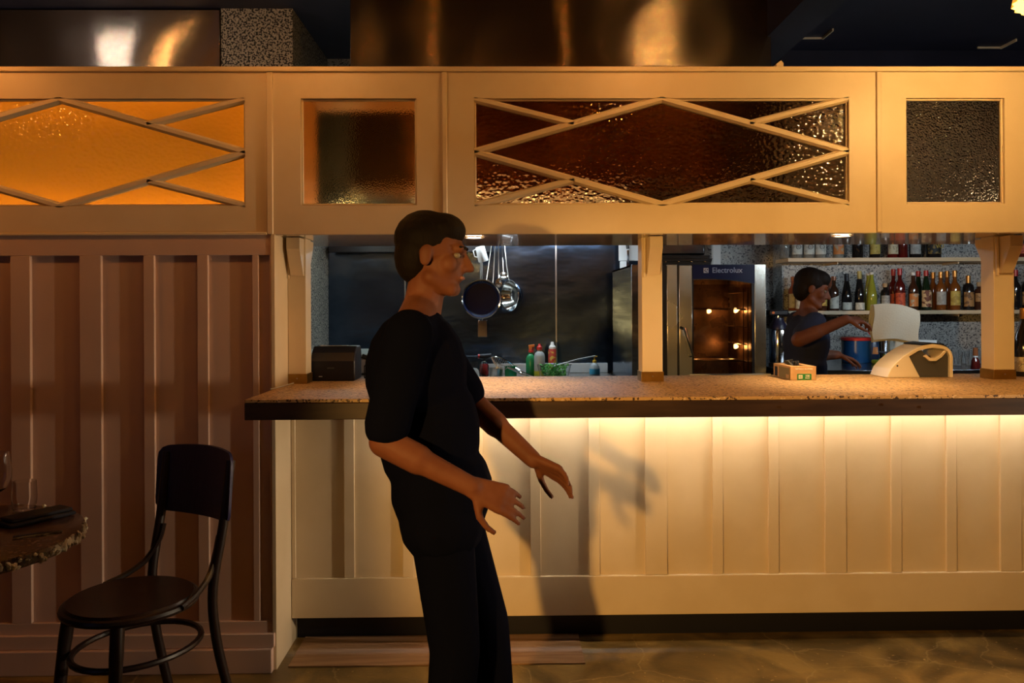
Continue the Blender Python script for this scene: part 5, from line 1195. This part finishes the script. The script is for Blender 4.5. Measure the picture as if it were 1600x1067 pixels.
# ---- person walking past the bar
Y = 2.25
pw = thing('person', 'waiter in black clothes striding right in front of the bar', 'person', (-0.13, Y, 0))
pel, che, nek, hed = Vector((-0.165,Y,0.87)), Vector((-0.235,Y,1.22)), Vector((-0.222,Y,1.40)), Vector((-0.185,Y,1.545))
shR, shL = Vector((-0.235,Y-0.175,1.335)), Vector((-0.225,Y+0.175,1.335))
elR, elL = Vector((-0.295,Y-0.225,1.060)), Vector((-0.085,Y+0.215,1.105))
wrR, wrL = Vector((-0.070,Y-0.235,0.945)), Vector((0.100,Y+0.12,0.945))
hipR, hipL = Vector((-0.165,Y-0.085,0.86)), Vector((-0.165,Y+0.085,0.86))
knR, knL = Vector((-0.125,Y-0.085,0.47)), Vector((-0.045,Y+0.085,0.475))
anR, anL = Vector((-0.155,Y-0.085,0.09)), Vector((-0.010,Y+0.085,0.085))
b = MB()
P, rot = head(b, hed, (1,-0.10,-0.10), (0.10,0,1))
capsule(b, nek+Vector((0.0,0,-0.03)), hed+Vector((-0.012,0,-0.04)), 0.056, 0.052)
capsule(b, nek, shR, 0.052, 0.050); capsule(b, nek, shL, 0.052, 0.050)
ellip(b, che, (0.105,0.155,0.17)); ellip(b, (che+pel)/2, (0.095,0.135,0.17)); ellip(b, pel, (0.105,0.155,0.12))
for s_, e_, w_ in ((shR,elR,wrR),(shL,elL,wrL)):
    capsule(b, s_, e_, 0.050, 0.039); capsule(b, e_, w_, 0.038, 0.026); capsule(b, e_, e_+(w_-e_)*0.4, 0.039, 0.039)
for h_, k_, a_ in ((hipR,knR,anR),(hipL,knL,anL)):
    capsule(b, h_, k_, 0.078, 0.052); capsule(b, k_, a_, 0.052, 0.036); capsule(b, k_+(a_-k_)*0.1, k_+(a_-k_)*0.45, 0.055, 0.048)
    capsule(b, a_+Vector((-0.03,0,-0.045)), a_+Vector((0.14,0,-0.060)), 0.034, 0.026)
hand(b, wrR, (0.92,0.05,-0.39), (0.30,-0.85,0.45), 1, curl=16)
hand(b, wrL, (0.86,-0.25,-0.45), (0.35,0.60,0.70), -1, curl=18)
body = fuse('body', b, M['skin'], pw, 0.0055, 3)
face_parts(P, rot, pw)
b = MB()
ellip(b, che+Vector((0,0,0.0)), (0.145,0.178,0.180)); ellip(b, (che+pel)/2, (0.146,0.162,0.20)); ellip(b, pel+Vector((0.0,0,0.02)), (0.145,0.178,0.15))
capsule(b, pel+Vector((0.004,-0.07,-0.06)), pel+Vector((0.004,0.07,-0.06)), 0.118, 0.118)
capsule(b, nek+Vector((0,0,-0.045)), shR+Vector((0,0,-0.008)), 0.064, 0.062); capsule(b, nek+Vector((0,0,-0.045)), shL+Vector((0,0,-0.008)), 0.064, 0.062)
capsule(b, shR, shR+(elR-shR)*0.86, 0.064, 0.060); capsule(b, shL, shL+(elL-shL)*0.86, 0.064, 0.060)
fuse('shirt', b, M['shirt'], pw, 0.008, 5)
b = MB()
ellip(b, pel+Vector((0,0,-0.02)), (0.122,0.168,0.12))
for h_, k_, a_ in ((hipR,knR,anR),(hipL,knL,anL)):
    capsule(b, h_, k_, 0.092, 0.070); capsule(b, k_, a_+Vector((0,0,0.01)), 0.070, 0.060)
fuse('trousers', b, M['trouser'], pw, 0.009, 4)
b = MB()
ellip(b, P(0,-0.026,0.046), (0.082,0.092,0.083), rot); ellip(b, P(0,-0.050,0.0), (0.074,0.062,0.085), rot); ellip(b, P(0,0.020,0.075), (0.066,0.066,0.050), rot)
fuse('hair', b, M['hair'], pw, 0.006, 3)
for a_ in (anR, anL):
    b = MB(); capsule(b, a_+Vector((-0.04,0,-0.047)), a_+Vector((0.15,0,-0.055)), 0.042, 0.032); b.box(a_.x-0.08,a_.x+0.18,a_.y-0.042,a_.y+0.042,0.0015,0.03)
    fuse('shoe', b, M['rubber'], pw, 0.006, 3)

# ---- bartender behind the bar
Y = 4.62
pb = thing('person', 'bartender in navy shirt behind the bar reaching right with white towel', 'person', (1.80, Y, 0))
pel, che, nek, hed = Vector((1.775,Y,0.86)), Vector((1.79,Y,1.19)), Vector((1.795,Y-0.01,1.36)), Vector((1.815,Y-0.03,1.495))
shR, shL = Vector((1.775,Y-0.165,1.305)), Vector((1.80,Y+0.17,1.305))
elR, elL = Vector((1.625,Y-0.32,1.215)), Vector((1.93,Y+0.21,1.10))
wrR, wrL = Vector((1.868,Y-0.36,1.325)), Vector((2.06,Y+0.20,1.10))
hipR, hipL = pel+Vector((0,-0.085,0)), pel+Vector((0,0.085,0))
b = MB()
P, rot = head(b, hed, (0.92,-0.30,-0.28), (0.25,-0.05,1), 0.94)
capsule(b, nek+Vector((0,0,-0.03)), hed+Vector((-0.01,0.005,-0.04)), 0.054, 0.050)
capsule(b, nek, shR, 0.050, 0.048); capsule(b, nek, shL, 0.050, 0.048)
ellip(b, che, (0.105,0.15,0.16)); ellip(b, (che+pel)/2, (0.095,0.13,0.17)); ellip(b, pel, (0.105,0.15,0.12))
for s_, e_, w_ in ((shR,elR,wrR),(shL,elL,wrL)):
    capsule(b, s_, e_, 0.048, 0.040); capsule(b, e_, w_, 0.040, 0.027); capsule(b, e_, e_+(w_-e_)*0.4, 0.041, 0.039)
for sgn, h_ in ((-1,hipR),(1,hipL)):
    k_ = h_+Vector((0.03,0,-0.40)); a_ = h_+Vector((-0.01,0,-0.775))
    capsule(b, h_, k_, 0.078, 0.052); capsule(b, k_, a_, 0.052, 0.036); capsule(b, a_+Vector((-0.03,0,-0.045)), a_+Vector((0.14,0,-0.055)), 0.034, 0.026)
hand(b, wrR, (0.95,0.05,-0.05), (-0.05,-0.35,0.94), 1, curl=30, thumbin=0.3)
hand(b, wrL, (0.95,0.0,-0.30), (0.25,0.0,0.95), 1, curl=20)
fuse('body', b, M['skin'], pb, 0.0055, 3)
face_parts(P, rot, pb, 0.94)
b = MB()
ellip(b, che, (0.128,0.168,0.17)); ellip(b, (che+pel)/2, (0.120,0.152,0.19)); ellip(b, pel, (0.128,0.172,0.14))
capsule(b, nek+Vector((0,0,-0.05)), shR+Vector((0,0,-0.006)), 0.062, 0.060); capsule(b, nek+Vector((0,0,-0.05)), shL+Vector((0,0,-0.006)), 0.062, 0.060)
capsule(b, shR, shR+(elR-shR)*0.72, 0.064, 0.060); capsule(b, shL, shL+(elL-shL)*0.72, 0.064, 0.060)
fuse('shirt', b, mat('navy_cotton',(0.010,0.012,0.035),0.9,bump=(300,0.15)), pb, 0.008, 5)
b = MB(); ellip(b, pel+Vector((0,0,-0.02)), (0.122,0.165,0.12))
for h_ in (hipR,hipL):
    k_ = h_+Vector((0.03,0,-0.40)); a_ = h_+Vector((-0.01,0,-0.765)); capsule(b, h_, k_, 0.092, 0.070); capsule(b, k_, a_, 0.070, 0.060)
fuse('trousers', b, M['trouser'], pb, 0.009, 4)
b = MB()
ellip(b, P(0,-0.026,0.046), (0.082,0.092,0.083), rot); ellip(b, P(0,-0.050,0.0), (0.074,0.062,0.085), rot); ellip(b, P(0,0.020,0.075), (0.066,0.066,0.050), rot)
fuse('hair', b, M['hair'], pb, 0.006, 3)
for h_ in (hipR,hipL):
    a_ = h_+Vector((-0.01,0,-0.775)); b = MB(); capsule(b, a_+Vector((-0.04,0,-0.042)), a_+Vector((0.15,0,-0.05)), 0.040, 0.032); b.box(a_.x-0.08,a_.x+0.18,a_.y-0.042,a_.y+0.042,0.0015,0.03)
    fuse('shoe', b, M['rubber'], pb, 0.006, 3)
# white towel held in the hand: folded layers with a soft sag
yt = wrR.y-0.005
t = thing('tea_towel', 'folded white tea towel held in the bartender hand', 'towel', (2.14, yt, 1.2))
x0, x1, zt_, zb_ = 2.008, 2.255, at(1405,476,yt).z, at(1405,531,yt).z
for L__ in range(3):
    nu, nv = 22, 16; vs = []; off = (L__-1)*0.011
    for side in (0,1):
        for i in range(nu+1):
            for j in range(nv+1):
                u, v = i/nu, j/nv
                x_ = x0+(x1-x0)*u+0.006*math.sin(6*v+L__)-0.004*L__
                z_ = zt_+(zb_-zt_)*v + 0.012*math.sin(3.1*u)-0.035*u*u*(1-v*0.3) - 0.006*L__*v
                y_ = yt+off+0.010*math.sin(7*u+3*v+L__*0.4)*v+(0.004 if side else -0.004)
                vs.append((x_,y_,z_))
    k_ = (nu+1)*(nv+1); ix = lambda s_,i,j: s_*k_+i*(nv+1)+j; fs = []
    for i in range(nu):
        for j in range(nv):
            fs.append((ix(0,i,j),ix(0,i,j+1),ix(0,i+1,j+1),ix(0,i+1,j))); fs.append((ix(1,i,j),ix(1,i+1,j),ix(1,i+1,j+1),ix(1,i,j+1)))
    for i in range(nu): fs += [(ix(0,i,0),ix(0,i+1,0),ix(1,i+1,0),ix(1,i,0)),(ix(0,i,nv),ix(1,i,nv),ix(1,i+1,nv),ix(0,i+1,nv))]
    for j in range(nv): fs += [(ix(0,0,j),ix(1,0,j),ix(1,0,j+1),ix(0,0,j+1)),(ix(0,nu,j),ix(0,nu,j+1),ix(1,nu,j+1),ix(1,nu,j))]
    MB().add(vs, fs).build('fold_layer', M['cloth'], t)
